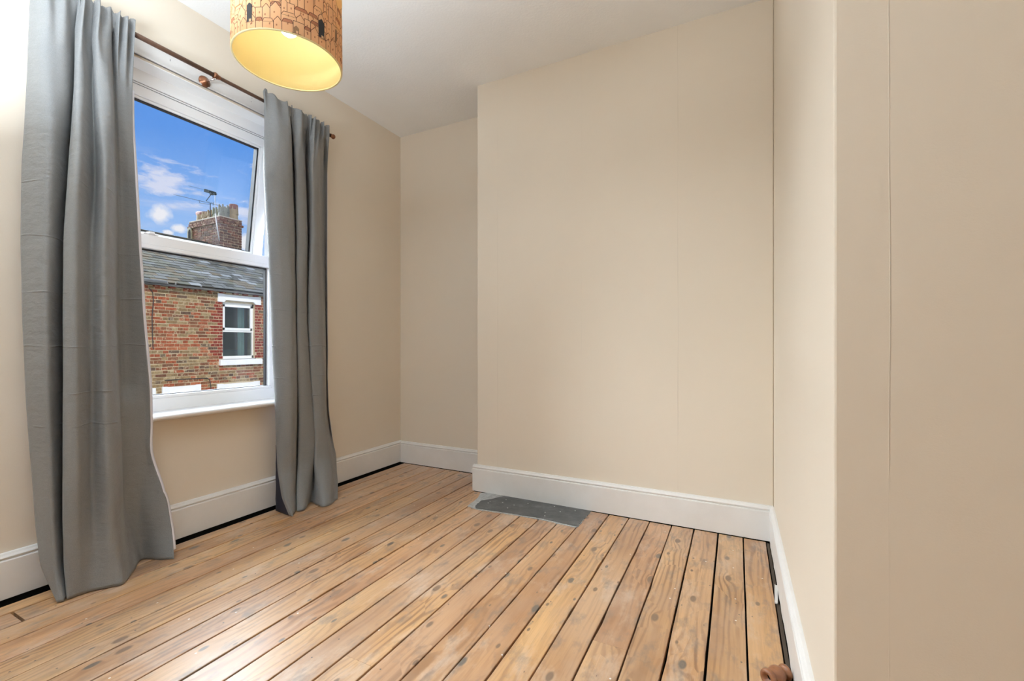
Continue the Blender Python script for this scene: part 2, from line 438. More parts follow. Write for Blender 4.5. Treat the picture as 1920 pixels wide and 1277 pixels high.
struct('baseboard_near', MB().prism([(YN-p, .006+q) for p, q in skirt_prof()], 'x', XR-.02, XE), m_trim, 'white skirting board on the near face of the projecting wall')
struct('trim_1', MB().box(.139, .150, YN+.1, 2.59, -.023, -.004), mat('old_timber', (.09, .065, .045), .8)[0], 'dark gap edge beside the skirting')

# ------------------------------------------------------------------ window
win = root('window_1', 'white plastic window with an open top sash over a fixed pane', kind='structure')
F0, F1 = -2.735, -2.664         # frame depth
fw = .066
def rail(y0, y1, z0, z1, x0=F0, x1=F1, bead=None): return MB().box(x0, x1, y0, y1, z0, z1)
TZ0, TZ1 = 1.488, 1.560
fr = []
for nm, (y0, y1, z0, z1) in {'frame_head': (WY0, WY1, WZ1-fw, WZ1), 'frame_sill': (WY0, WY1, WZ0, WZ0+fw)}.items():
    rail(y0, y1, z0, z1).build(nm, m_upvc, win, bevel=.003)
for y0, y1 in ((WY0, WY0+fw), (WY1-fw, WY1)):
    rail(y0, y1, WZ0+fw, WZ1-fw).build('frame_jamb', m_upvc, win, bevel=.003)
rail(WY0+fw, WY1-fw, TZ0+.02, TZ1).build('transom', m_upvc, win, bevel=.003)
# glazing beads and gasket of the lower pane
ly0, ly1, lz0, lz1 = WY0+fw, WY1-fw, WZ0+fw, TZ0+.02
b = MB(); bd = .016
for (y0, y1, z0, z1) in ((ly0, ly1, lz0, lz0+bd), (ly0, ly1, lz1-bd-.004, lz1), (ly0, ly0+bd, lz0+bd, lz1-bd), (ly1-bd, ly1, lz0+bd, lz1-bd)):
    b.box(-2.70, F1-.004 if z1-z0 < .1 and z0 < 1 else F1+.004, y0, y1, z0, z1)
b.build('glazing_bead', m_upvc, win, bevel=.003)
b = MB(); gk = .006
a0, a1, c0, c1 = ly0+bd, ly1-bd, lz0+bd, lz1-bd-.004
for (y0, y1, z0, z1) in ((a0, a1, c0, c0+gk*.6), (a0, a1, c1-gk, c1), (a0, a0+gk, c0, c1), (a1-gk, a1, c0, c1)):
    b.box(-2.712, -2.690, y0, y1, z0, z1)
b.build('gasket', m_gasket, win)
MB().box(-2.706, -2.700, a0+.001, a1-.001, c0+.001, c1-.001).build('lower_pane', m_glass, win)
# top hung sash, pushed open at the bottom
S = Matrix.Translation((-2.695, 0, 2.318)) @ Matrix.Rotation(math.radians(8.0), 4, 'Y')
sash = empty('open_sash'); sash.parent = win; sash.matrix_basis = S
sy0, sy1 = WY0+.050, WY1-.052; sh = .798
def sb(x0, x1, y0, y1, z0, z1): return MB().box(x0, x1, y0, y1, z0, z1)
sb(-.050, .020, sy0, sy1, -.062, .0).build('sash_rail', m_upvc, sash, bevel=.004)
sb(-.050, .020, sy0, sy1, -sh, -sh+.056).build('sash_rail', m_upvc, sash, bevel=.004)
for y0, y1 in ((sy0, sy0+.062), (sy1-.062, sy1)):
    sb(-.050, .020, y0, y1, -sh+.056, -.062).build('sash_stile', m_upvc, sash, bevel=.004)
b = MB(); q0, q1, w0, w1 = sy0+.062, sy1-.062, -sh+.056, -.062
for (y0, y1, z0, z1) in ((q0, q1, w0, w0+.012), (q0, q1, w1-.014, w1), (q0, q0+.012, w0, w1), (q1-.012, q1, w0, w1)):
    b.box(-.012, .012, y0, y1, z0, z1)
b.build('sash_bead', m_upvc, sash, bevel=.003)
b = MB(); q0 += .012; q1 -= .012; w0 += .012; w1 -= .014
for (y0, y1, z0, z1) in ((q0, q1, w0, w0+.004), (q0, q1, w1-.004, w1), (q0, q0+.005, w0, w1), (q1-.009, q1, w0, w1)):
    b.box(-.030, .004, y0, y1, z0, z1)
b.build('sash_gasket', m_gasket, sash)
sb(-.020, -.014, q0+.001, q1-.001, w0+.001, w1-.001).build('sash_pane', m_glass, sash)
# rubber seals between frame head and sash
MB().box(-2.705, -2.6695, WY0+.05, WY1-.05, WZ1-fw-.0125, WZ1-fw).build('frame_lip', m_upvc, win, bevel=.002)
b = MB(); b.box(-2.6705, -2.669, WY0+.05, WY1-.05, WZ1-fw-.0020, WZ1-fw-.0002)
b.box(-2.6705, -2.669, WY0+.05, WY1-.05, WZ1-fw-.0125, WZ1-fw-.0105)
b.build('seal', m_gasket, win)
MB().box(-2.690, F1+.002, 1.17, 1.235, TZ1, TZ1+.008).box(-2.69, F1+.008, 1.19, 1.215, TZ1+.002, TZ1+.014).build('latch_keep', m_upvc, win, bevel=.002)
# reveal linings, window board, header board
b = MB(); b.box(XO, XW-.001, WY0, WY0+.004, WZ0, WZ1).box(XO, XW-.001, WY1-.004, WY1, WZ0, WZ1).box(F1-.002, XW-.001, WY0, WY1, WZ1-.004, WZ1)
b.build('reveal_lining', m_reveal, win)
b = MB()
pr = [(-2.665, WZ0+.003), (-2.490, WZ0+.001), (-2.482, WZ0-.003), (-2.479, WZ0-.009), (-2.481, WZ0-.016), (-2.488, WZ0-.022), (-2.50, WZ0-.026), (-2.565, WZ0-.028), (-2.665, WZ0-.028)]
b.prism(pr, 'y', WY0-.045, WY1+.045)
o = struct('trim_2', b, m_trim, 'white rounded window board below the fixed pane', bevel=.001)
b = MB()
b.box(XW, XW+.010, WY0-.06, WY1+.06, WZ1+.010, 2.476)
b.box(XW, XW+.016, WY0-.06, WY1+.06, WZ1+.010, WZ1+.018)
b.box(XW, XW+.013, WY0-.06, WY1+.06, 2.466, 2.476)
o = struct('trim_3', b, m_header, 'greyish white board above the window opening', bevel=.002)
b = MB()
for (y, z) in ((1.235, 2.440), (1.235, 2.4345), (1.655, 2.432), (1.66, 2.455)): b.cyl((XW+.008, y, z), (XW+.0112, y, z), .0016, 8)
h = b.build('nail_hole', m_void, o)

# ------------------------------------------------------------------ curtain pole
m_cop = simple_noise_mat('antique_copper', (.20, .085, .045), (.34, .15, .08), 30, .33, .1, metal=.85)
m_pole = simple_noise_mat('bronze_pole_paint', (.115, .062, .040), (.16, .085, .055), 30, .38, .1, metal=.35)
pole = root('curtain_pole', 'thin bronze curtain pole above the window', 'curtain pole')
XP, ZP = -2.478, 2.431
MB().cyl((XP, .64, ZP), (XP, 2.165, ZP), .0095, 16).build('rod', m_pole, pole, True)
MB().cyl((XP, .9, ZP), (XP, 1.425, ZP), .0115, 16).build('outer_tube', m_pole, pole, True)
for y, s in ((2.165, 1), (.64, -1)):
    M = Matrix.Translation((XP, y, ZP)) @ Matrix.Rotation(-s*PI/2, 4, 'X')
    MB().lathe([(0, -.004), (.012, -.004), (.013, .004), (.010, .008), (.014, .013), (.0165, .020), (.0145, .028), (.008, .034), (0, .036)], M, 20).build('finial', m_cop, pole, True)
br = empty('bracket'); br.parent = pole
Y0 = 1.408
MB().lathe([(0, 0), (.029, 0), (.030, .003), (.027, .006), (.025, .007), (.025, .010), (.021, .012), (.016, .018), (.010, .022), (.0075, .026), (0, .026)],
           Matrix.Translation((XW+.010, Y0-.012, ZP-.018)) @ Matrix.Rotation(PI/2, 4, 'Y'), 28).build('wall_plate', m_cop, br, True)
MB().cyl((XW+.03, Y0-.012, ZP-.018), (XP-.004, Y0, ZP-.016), .0055, 12).build('arm', mat('bright_steel', (.7, .62, .58), .25, .9)[0], br, True)
Mr = Matrix.Translation((XP, Y0, ZP)) @ Matrix.Rotation(-PI/2, 4, 'X')
MB().lathe([(.0100, -.010), (.0135, -.010), (.0165, -.005), (.0175, 0), (.0165, .006), (.0130, .012), (.0115, .022), (.0095, .026)], Mr, 24).build('ring_cup', m_cop, br, True)
MB().cyl((XP+.002, Y0, ZP-.022), (XP+.002, Y0, ZP-.012), .004, 10).build('grub_screw', mat('steel_screw', (.6, .58, .55), .3, .8)[0], br, True)

# ------------------------------------------------------------------ curtains: plan sections (x, y) at heights z
LEFT=[
(2.475,[(-2.49, 0.7167), (-2.455, 0.741), (-2.46, 0.7813), (-2.455, 0.82), (-2.485, 0.8502), (-2.455, 0.8534), (-2.455, 0.8705), (-2.485, 0.8988), (-2.455, 0.9056), (-2.455, 0.9327), (-2.485, 0.9684), (-2.455, 0.9833), (-2.455, 1.0104), (-2.46, 1.0403)]),
(2.42,[(-2.49, 0.7152), (-2.44, 0.7349), (-2.44, 0.7749), (-2.44, 0.815), (-2.49, 0.8536), (-2.445, 0.8466), (-2.44, 0.8618), (-2.485, 0.9006), (-2.44, 0.9001), (-2.44, 0.927), (-2.485, 0.9703), (-2.45, 0.9774), (-2.45, 1.0064), (-2.46, 1.0383)]),
(2.3,[(-2.495, 0.7137), (-2.44, 0.7334), (-2.425, 0.7702), (-2.43, 0.8116), (-2.5, 0.8604), (-2.43, 0.8314), (-2.415, 0.8496), (-2.47, 0.8987), (-2.42, 0.8857), (-2.41, 0.9156), (-2.48, 0.9703), (-2.46, 0.9795), (-2.455, 1.0065), (-2.465, 1.0404)]),
(2.05,[(-2.5, 0.7092), (-2.44, 0.7289), (-2.42, 0.7639), (-2.43, 0.81), (-2.52, 0.8691), (-2.42, 0.8246), (-2.4, 0.8443), (-2.45, 0.8931), (-2.4, 0.8923), (-2.395, 0.9352), (-2.48, 0.976), (-2.475, 0.9913), (-2.465, 1.0145), (-2.465, 1.0404)]),
(1.7,[(-2.5, 0.6945), (-2.42, 0.7126), (-2.38, 0.7407), (-2.42, 0.7922), (-2.53, 0.8553), (-2.37, 0.7884), (-2.305, 0.8013), (-2.41, 0.8855), (-2.305, 0.8774), (-2.345, 0.9193), (-2.485, 0.9856), (-2.495, 1.011), (-2.475, 1.0346), (-2.455, 1.0503)]),
(1.4,[(-2.5, 0.693), (-2.42, 0.7082), (-2.38, 0.7332), (-2.42, 0.7796), (-2.53, 0.8451), (-2.37, 0.7743), (-2.305, 0.7902), (-2.36, 0.8536), (-2.305, 0.8757), (-2.345, 0.9211), (-2.485, 0.9895), (-2.495, 1.0169), (-2.475, 1.0426), (-2.455, 1.0626)]),
(1.1,[(-2.5, 0.6974), (-2.42, 0.7097), (-2.38, 0.7302), (-2.42, 0.7717), (-2.53, 0.8417), (-2.37, 0.7727), (-2.305, 0.7886), (-2.36, 0.8536), (-2.305, 0.8757), (-2.345, 0.9229), (-2.485, 0.9914), (-2.495, 1.0229), (-2.475, 1.0569), (-2.455, 1.0792)]),
(0.8,[(-2.5, 0.7062), (-2.42, 0.7155), (-2.38, 0.7332), (-2.42, 0.7717), (-2.53, 0.8417), (-2.37, 0.7727), (-2.305, 0.7886), (-2.36, 0.8569), (-2.305, 0.8809), (-2.345, 0.9301), (-2.485, 0.9992), (-2.495, 1.0309), (-2.475, 1.0713), (-2.455, 1.1023)]),
(0.6,[(-2.5, 0.7166), (-2.42, 0.7259), (-2.38, 0.7407), (-2.42, 0.7764), (-2.53, 0.8417), (-2.37, 0.7727), (-2.305, 0.7918), (-2.36, 0.8569), (-2.305, 0.8843), (-2.345, 0.9374), (-2.485, 1.0089), (-2.495, 1.0409), (-2.475, 1.0754), (-2.455, 1.1066)]),
(0.5,[(-2.5, 0.7226), (-2.42, 0.7304), (-2.38, 0.7437), (-2.42, 0.778), (-2.53, 0.8417), (-2.37, 0.7727), (-2.305, 0.7933), (-2.36, 0.8569), (-2.305, 0.8861), (-2.345, 0.9392), (-2.485, 1.0109), (-2.495, 1.045), (-2.475, 1.0796), (-2.455, 1.0981)]),
(0.42,[(-2.5, 0.7271), (-2.42, 0.7334), (-2.38, 0.7452), (-2.42, 0.7796), (-2.53, 0.8417), (-2.37, 0.7727), (-2.305, 0.7933), (-2.36, 0.8569), (-2.305, 0.8896), (-2.345, 0.941), (-2.485, 1.0129), (-2.495, 1.049), (-2.475, 1.0838), (-2.455, 1.1216)]),
(0.25,[(-2.49, 0.7332), (-2.42, 0.7379), (-2.38, 0.7498), (-2.41, 0.7763), (-2.5, 0.8317), (-2.37, 0.7743), (-2.315, 0.7984), (-2.35, 0.8567), (-2.31, 0.895), (-2.335, 0.9407), (-2.46, 1.0066), (-2.48, 1.0529), (-2.44, 1.102), (-2.42, 1.1579)]),
(0.12,[(-2.46, 0.7364), (-2.4, 0.7409), (-2.37, 0.7527), (-2.39, 0.7746), (-2.46, 0.8184), (-2.36, 0.7741), (-2.325, 0.805), (-2.335, 0.8546), (-2.305, 0.8948), (-2.31, 0.9342), (-2.42, 1.0038), (-2.47, 1.0609), (-2.42, 1.1099), (-2.38, 1.1587)]),
(0.004,[(-2.34, 0.7462), (-2.338, 0.7501), (-2.335, 0.7552), (-2.335, 0.7644), (-2.37, 0.7932), (-2.335, 0.7737), (-2.33, 0.81), (-2.32, 0.8525), (-2.295, 0.8909), (-2.275, 0.9291), (-2.36, 0.998), (-2.46, 1.0689), (-2.38, 1.1085), (-2.33, 1.1431)]),
]
RIGHT=[
(2.475,[(-2.47, 1.6909), (-2.46, 1.6676), (-2.45, 1.7311), (-2.45, 1.8012), (-2.48, 1.8452), (-2.455, 1.8598), (-2.455, 1.9206), (-2.48, 1.9639), (-2.455, 1.9839), (-2.455, 2.0165), (-2.475, 2.0665), (-2.455, 2.0837), (-2.47, 2.1335)]),
(2.42,[(-2.49, 1.708), (-2.46, 1.6725), (-2.435, 1.7239), (-2.435, 1.8009), (-2.485, 1.86), (-2.445, 1.8522), (-2.445, 1.9167), (-2.49, 1.9718), (-2.445, 1.9718), (-2.44, 2.0001), (-2.48, 2.0706), (-2.45, 2.0795), (-2.475, 2.1378)]),
(2.3,[(-2.5, 1.7216), (-2.45, 1.6706), (-2.39, 1.7055), (-2.39, 1.7854), (-2.51, 1.8977), (-2.41, 1.8331), (-2.41, 1.8931), (-2.51, 1.9876), (-2.42, 1.9477), (-2.395, 1.9632), (-2.41, 2.0122), (-2.5, 2.1219), (-2.48, 2.1399)]),
(2.0,[(-2.51, 1.7217), (-2.45, 1.6641), (-2.39, 1.7055), (-2.39, 1.7961), (-2.51, 1.9091), (-2.41, 1.8478), (-2.41, 1.9046), (-2.51, 1.9997), (-2.42, 1.9516), (-2.395, 1.9632), (-2.41, 2.0163), (-2.5, 2.1219), (-2.48, 2.1355)]),
(1.7,[(-2.51, 1.7387), (-2.45, 1.6805), (-2.39, 1.7191), (-2.39, 1.8069), (-2.51, 1.9245), (-2.41, 1.8516), (-2.41, 1.9123), (-2.51, 2.0079), (-2.42, 1.9516), (-2.395, 1.9632), (-2.41, 2.004), (-2.5, 2.1307), (-2.48, 2.1377)]),
(1.4,[(-2.51, 1.7595), (-2.45, 1.7005), (-2.39, 1.7397), (-2.39, 1.8106), (-2.51, 1.9323), (-2.41, 1.8478), (-2.41, 1.9123), (-2.51, 2.016), (-2.42, 1.9437), (-2.395, 1.9672), (-2.41, 2.0246), (-2.5, 2.1395), (-2.48, 2.1355)]),
(1.1,[(-2.51, 1.7664), (-2.45, 1.7106), (-2.39, 1.7466), (-2.39, 1.8142), (-2.51, 1.9401), (-2.41, 1.8516), (-2.41, 1.9201), (-2.51, 2.0242), (-2.42, 1.9437), (-2.395, 1.9753), (-2.41, 2.0413), (-2.5, 2.1439), (-2.48, 2.1355)]),
(0.8,[(-2.51, 1.777), (-2.45, 1.7242), (-2.39, 1.7571), (-2.39, 1.8252), (-2.51, 1.9479), (-2.41, 1.8553), (-2.41, 1.9396), (-2.51, 2.0449), (-2.42, 1.9556), (-2.395, 1.9956), (-2.41, 2.0582), (-2.5, 2.1483), (-2.48, 2.1377)]),
(0.55,[(-2.51, 1.7876), (-2.45, 1.7379), (-2.39, 1.7641), (-2.39, 1.8252), (-2.51, 1.9479), (-2.41, 1.8703), (-2.41, 1.9675), (-2.51, 2.0659), (-2.42, 1.9756), (-2.395, 2.0079), (-2.41, 2.0582), (-2.5, 2.1527), (-2.48, 2.1466)]),
(0.4,[(-2.51, 1.7805), (-2.45, 1.7448), (-2.39, 1.7641), (-2.39, 1.8215), (-2.51, 1.944), (-2.41, 1.8703), (-2.41, 1.9876), (-2.51, 2.0828), (-2.42, 1.9837), (-2.395, 2.0161), (-2.41, 2.0752), (-2.5, 2.1706), (-2.48, 2.1712)]),
(0.25,[(-2.51, 1.7664), (-2.43, 1.7409), (-2.4, 1.7715), (-2.4, 1.8254), (-2.48, 1.913), (-2.41, 1.8628), (-2.4, 1.9513), (-2.48, 2.0412), (-2.4, 1.9673), (-2.38, 2.0118), (-2.39, 2.0751), (-2.42, 2.1319), (-2.44, 2.172)]),
(0.1,[(-2.53, 1.763), (-2.38, 1.7324), (-2.36, 1.7524), (-2.37, 1.7918), (-2.44, 1.8708), (-2.38, 1.8248), (-2.36, 1.8879), (-2.43, 1.9919), (-2.36, 1.9504), (-2.31, 1.9606), (-2.31, 2.0182), (-2.35, 2.0875), (-2.36, 2.1184)]),
(0.004,[(-2.535, 1.7561), (-2.31, 1.7325), (-2.315, 1.7502), (-2.33, 1.7722), (-2.38, 1.8248), (-2.345, 1.8016), (-2.33, 1.8376), (-2.4, 1.9395), (-2.33, 1.9295), (-2.265, 1.9224), (-2.255, 1.966), (-2.28, 2.0253), (-2.29, 2.0577)]),
]

def cr(P, n):
    """Catmull-Rom through the rows of P, n points per span"""
    P = np.vstack([2*P[0]-P[1], P, 2*P[-1]-P[-2]]); out = []
    for i in range(1, len(P)-2):
        p0, p1, p2, p3 = P[i-1:i+3]
        for k in range(n):
            s = k/n
            out.append(.5*((2*p1)+(-p0+p2)*s+(2*p0-5*p1+4*p2-p3)*s*s+(-p0+3*p1-3*p2+p3)*s**3))
    out.append(P[-2]); return np.array(out)

def fabric_mat():
    m, t, b = mat('grey_curtain_cloth', (.2, .2, .2), .62, spec=.35)
    tc = t.n('ShaderNodeTexCoord').outputs['Object']
    sp = t.n('ShaderNodeSeparateXYZ', i_0=tc)
    f = t.noise(t.mapping(tc, (1, 1, 1)), 420, 2, .7)
    g = t.noise(tc, 5, 4, .6)
    col = t.mix(g, (.172, .174, .174), (.215, .213, .206))
    col = t.mix(t.m('MULTIPLY', t.ramp(f, [(.35, (0, 0, 0)), (.65, (1, 1, 1))]), .5), col, (.27, .27, .265))
    t.put(b.inputs['Base Color'], col)
    # packing creases across the cloth
    h = t.m('MULTIPLY', f, .10)
    z = t.m('ADD', sp.outputs[2], t.m('MULTIPLY', t.noise(tc, 3, 2), .05))
    pres = t.ramp(t.noise(t.mapping(tc, (4, 4, 3)), 2.0, 3), [(.45, (0, 0, 0)), (.6, (1, 1, 1))])
    for zc in (1.66, 1.44, 1.23, 1.02, .83, .70):
        d = t.m('DIVIDE', t.m('ABSOLUTE', t.m('SUBTRACT', z, zc)), .004, clamp=True)
        h = t.m('ADD', h, t.m('MULTIPLY', t.m('MULTIPLY', t.m('SUBTRACT', 1.0, d), pres), .55))
    h = t.m('ADD', h, t.m('MULTIPLY', t.noise(t.mapping(tc, (10, 10, 22)), 1.5, 4, .55), 1.3))
    bp = t.n('ShaderNodeBump', i_Strength=.75, i_Distance=.005, i_Height=h)
    t.put(b.inputs['Normal'], bp.outputs[0])
    b.inputs['Sheen Weight'].default_value = .15
    return m
m_fab = fabric_mat()
m_lin = simple_noise_mat('white_blackout_lining', (.74, .73, .78), (.80, .79, .84), 12, .6, .3, 60)

m_navy = mat('shaded_navy_underside', (.010, .012, .028), .7)[0]
def curtain(name, label, rows, lead_edge, seed):
    r = root(name, label, 'curtain')
    rows = sorted(rows, key=lambda a: -a[0])
    zs = np.array([a[0] for a in rows]); P = np.array([a[1] for a in rows])      # rows x cols x 2
    cols = np.array([cr(p, 9) for p in P]); nc = cols.shape[1]
    zf = np.concatenate([np.linspace(zs[0], 2.2, 26)[:-1], np.linspace(2.2, .3, 60)[:-1], np.linspace(.3, zs[-1], 26)])
    G = np.zeros((len(zf), nc, 3))
    for c in range(nc):
        for k in (0, 1): G[:, c, k] = np.interp(-zf, -zs, cols[:, c, k])
    for k in (0, 1):                                                           # soften the kinks between the rows
        for _ in range(3): G[1:-1, :, k] = .25*G[:-2, :, k]+.5*G[1:-1, :, k]+.25*G[2:, :, k]
    G[:, :, 2] = zf[:, None]
    rnd = random.Random(seed)
    ph = [rnd.uniform(0, 6.28) for _ in range(6)]
    # small gathers at the heading, spreading out below it
    for i, z in enumerate(zf):
        top = max(0, min(1, (z-2.16)/.26)); hd = max(0, min(1, (z-2.443)/.03))
        for c in range(nc):
            u = c/(nc-1)
            wgt = .35+.65*max(0, min(1, (u-.22)/.12)); a = .0215*wgt*top*math.sin(2*PI*11*u+ph[0]+1.3*math.sin(9*u+ph[1])+1.2*(2.4-z)*math.sin(13*u+ph[4]))
            nn = noise.noise(Vector((G[i, c, 1]*9+seed, z*1.6, seed)))*.010 + noise.noise(Vector((G[i, c, 1]*26, z*5, seed+3)))*.0035
            G[i, c, 0] += a + nn*(1-.6*top)
            G[i, c, 2] += hd*(.006*math.sin(2*PI*8*u+ph[2])+.004*math.sin(2*PI*17*u+ph[3])) + .022*hd*(u < .12)*(rows[0][1][0][1] > 1.5)*(1-u/.12)
            rz = max(0, min(1, (z-2.375)/.03)); G[i, c, 0] += rz*max(0, -2.463-G[i, c, 0])
    for i, z in enumerate(zf):                                                 # hang clear of the window board
        f = max(0, min(1, (.80-z)/.06))
        for c in range(nc):
            y = G[i, c, 1]; g = f*max(0, min(1, (y-.79)/.03))*max(0, min(1, (2.03-y)/.03))
            lim = -2.468
            if G[i, c, 0] < lim: G[i, c, 0] += g*(lim-G[i, c, 0])
    nr = len(zf)
    # normals of the grid, for the lining behind
    du = np.gradient(G, axis=1); dv = np.gradient(G, axis=0)
    Nn = np.cross(du, dv); Nn /= np.linalg.norm(Nn, axis=2)[:, :, None]+1e-9
    if Nn[:, :, 0].mean() < 0: Nn = -Nn
    def grid(A, nm, m, parent, solid, flap=False):
        nr, nc = A.shape[:2]
        me = D.meshes.new(nm); me.from_pydata([tuple(p) for p in A.reshape(-1, 3)], [], [(i*nc+j, (i+1)*nc+j, (i+1)*nc+j+1, i*nc+j+1) for i in range(nr-1) for j in range(nc-1)])
        me.materials.append(m); me.polygons.foreach_set('use_smooth', [True]*len(me.polygons))
        if flap:                                        # dark backing where the leading edge turns back, its shade put into the colour
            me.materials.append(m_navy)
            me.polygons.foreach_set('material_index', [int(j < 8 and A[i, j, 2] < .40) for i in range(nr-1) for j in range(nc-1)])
        o = D.objects.new(nm, me); C.objects.link(o); o.parent = parent
        if solid:
            s = o.modifiers.new('thickness', 'SOLIDIFY'); s.thickness = solid; s.offset = 0
        return o
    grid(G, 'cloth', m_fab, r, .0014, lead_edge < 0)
    # lining: the cloth's inner side, showing as a thin pale line at the edge by the window
    lo = 26
    L = G[lo:-3] - Nn[lo:-3]*.0042
    e = L[:, -1]-L[:, -2] if lead_edge > 0 else L[:, 0]-L[:, 1]
    e /= np.linalg.norm(e, axis=1)[:, None]+1e-9
    if lead_edge > 0:
        ext = L[:, -1]+np.array([-.004, .011, 0])*1.0; L = np.concatenate([L, ext[:, None]], axis=1)
    else:
        ext = L[:, 0]+np.array([-.003, -.003, 0]); L = np.concatenate([ext[:, None], L], axis=1)
    grid(L, 'lining', m_lin, r, .0008)
    return r
curtain('curtain', 'long grey curtain nearer the camera, pooling on the floorboards', LEFT, 1, 3)
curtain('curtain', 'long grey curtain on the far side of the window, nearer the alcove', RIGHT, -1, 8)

# ------------------------------------------------------------------ pendant lamp with printed drum shade
LX, LY, R, LZ = -1.2946, .965, .16, 1.912
lamp = root('pendant_lamp', 'drum pendant lampshade printed with a little town, yellow inside', 'ceiling lamp')
lamp.location = (LX, LY, 0)
def shade_mat(name, col, tcol, f=.45):
    m = D.materials.new(name); m.use_nodes = True; nt = m.node_tree; nt.nodes.clear(); t = NT(nt)
    d = t.n('ShaderNodeBsdfDiffuse', i_Color=(*col, 1)); tr = t.n('ShaderNodeBsdfTranslucent', i_Color=(*tcol, 1))
    mx = t.n('ShaderNodeMixShader', i_0=f, i_1=d.outputs[0], i_2=tr.outputs[0])
    t.n('ShaderNodeOutputMaterial', i_Surface=mx.outputs[0]); return m
m_out = shade_mat('peach_printed_cotton', (.80, .50, .27), (.90, .62, .36), .45)
m_in = shade_mat('yellow_shade_lining', (.93, .82, .40), (.93, .80, .36), .25)
m_line = mat('brown_print_line', (.10, .035, .02), .8)[0]
m_pink = shade_mat('dusky_print_roof', (.50, .25, .14), (.60, .31, .19), .45)
m_pale = shade_mat('pale_print_wall', (.83, .55, .31), (.92, .66, .40), .45)
m_blk = mat('black_print', (.02, .016, .014), .8)[0]
m_brn = mat('bulb_glow_door', (.26, .14, .06), .8)[0]  # black print lightened to brown, the bulb's glow put into its colour
m_rim = mat('pale_shade_rim', (.90, .84, .50), .7)[0]
H = .235; n = 128
def ring_face(r, z0, z1, name, m):
    b = MB()
    for k in range(n):
        a, c = 2*PI*k/n, 2*PI*(k+1)/n
        b.poly([(r*math.cos(a), r*math.sin(a), z0), (r*math.cos(c), r*math.sin(c), z0), (r*math.cos(c), r*math.sin(c), z1), (r*math.cos(a), r*math.sin(a), z1)])
    return b.build(name, m, lamp, True)
ring_face(R, LZ, LZ+H, 'printed_cover', m_out)
ring_face(R-.0022, LZ+.001, LZ+H-.001, 'inner_lining', m_in)
for zz in (LZ, LZ+H):
    b = MB(); M = Matrix.Translation((0, 0, zz))
    b.lathe([(R-.0035, -.0015), (R+.0012, -.0015), (R+.0012, .0016), (R-.0035, .0016), (R-.0035, -.0015)], M, n)
    b.build('rim', m_rim, lamp, True)
def cyl_pt(s, h, k): a = s/R; r = R+.0003+k; return (r*math.cos(a), r*math.sin(a), LZ+h)
fills, lines = MB(), MB()
fm = [m_pale, m_pink, m_blk, m_out, m_brn]
def column_fill(s0, s1, base, top, k, mi):
    nn = max(2, int((s1-s0)/.003))
    for i in range(nn):
        a = s0+(s1-s0)*i/nn; c = s0+(s1-s0)*(i+1)/nn
        fills.poly([cyl_pt(a, base(a), k), cyl_pt(c, base(c), k), cyl_pt(c, min(H-.003, top(c)), k), cyl_pt(a, min(H-.003, top(a)), k)], mi)
def line(pts, k, wd=.0015):
    for (s0, h0), (s1, h1) in zip(pts[:-1], pts[1:]):
        L = math.hypot(s1-s0, h1-h0)
        if L < 1e-6: continue
        nx, ny = -(h1-h0)/L*wd/2, (s1-s0)/L*wd/2; nn = max(1, int(abs(s1-s0)/.004))
        for i in range(nn):
            a, c = i/nn, (i+1)/nn
            P = lambda q, sg: cyl_pt(s0+(s1-s0)*q+sg*nx, max(.001, min(H-.002, h0+(h1-h0)*q+sg*ny)), k)
            lines.poly([P(a, -1), P(c, -1), P(c, 1), P(a, 1)])
rnd = random.Random(21)
CIRC = 2*PI*R
k = 0
bases = [.150, .118, .086, .056, .028, .003]
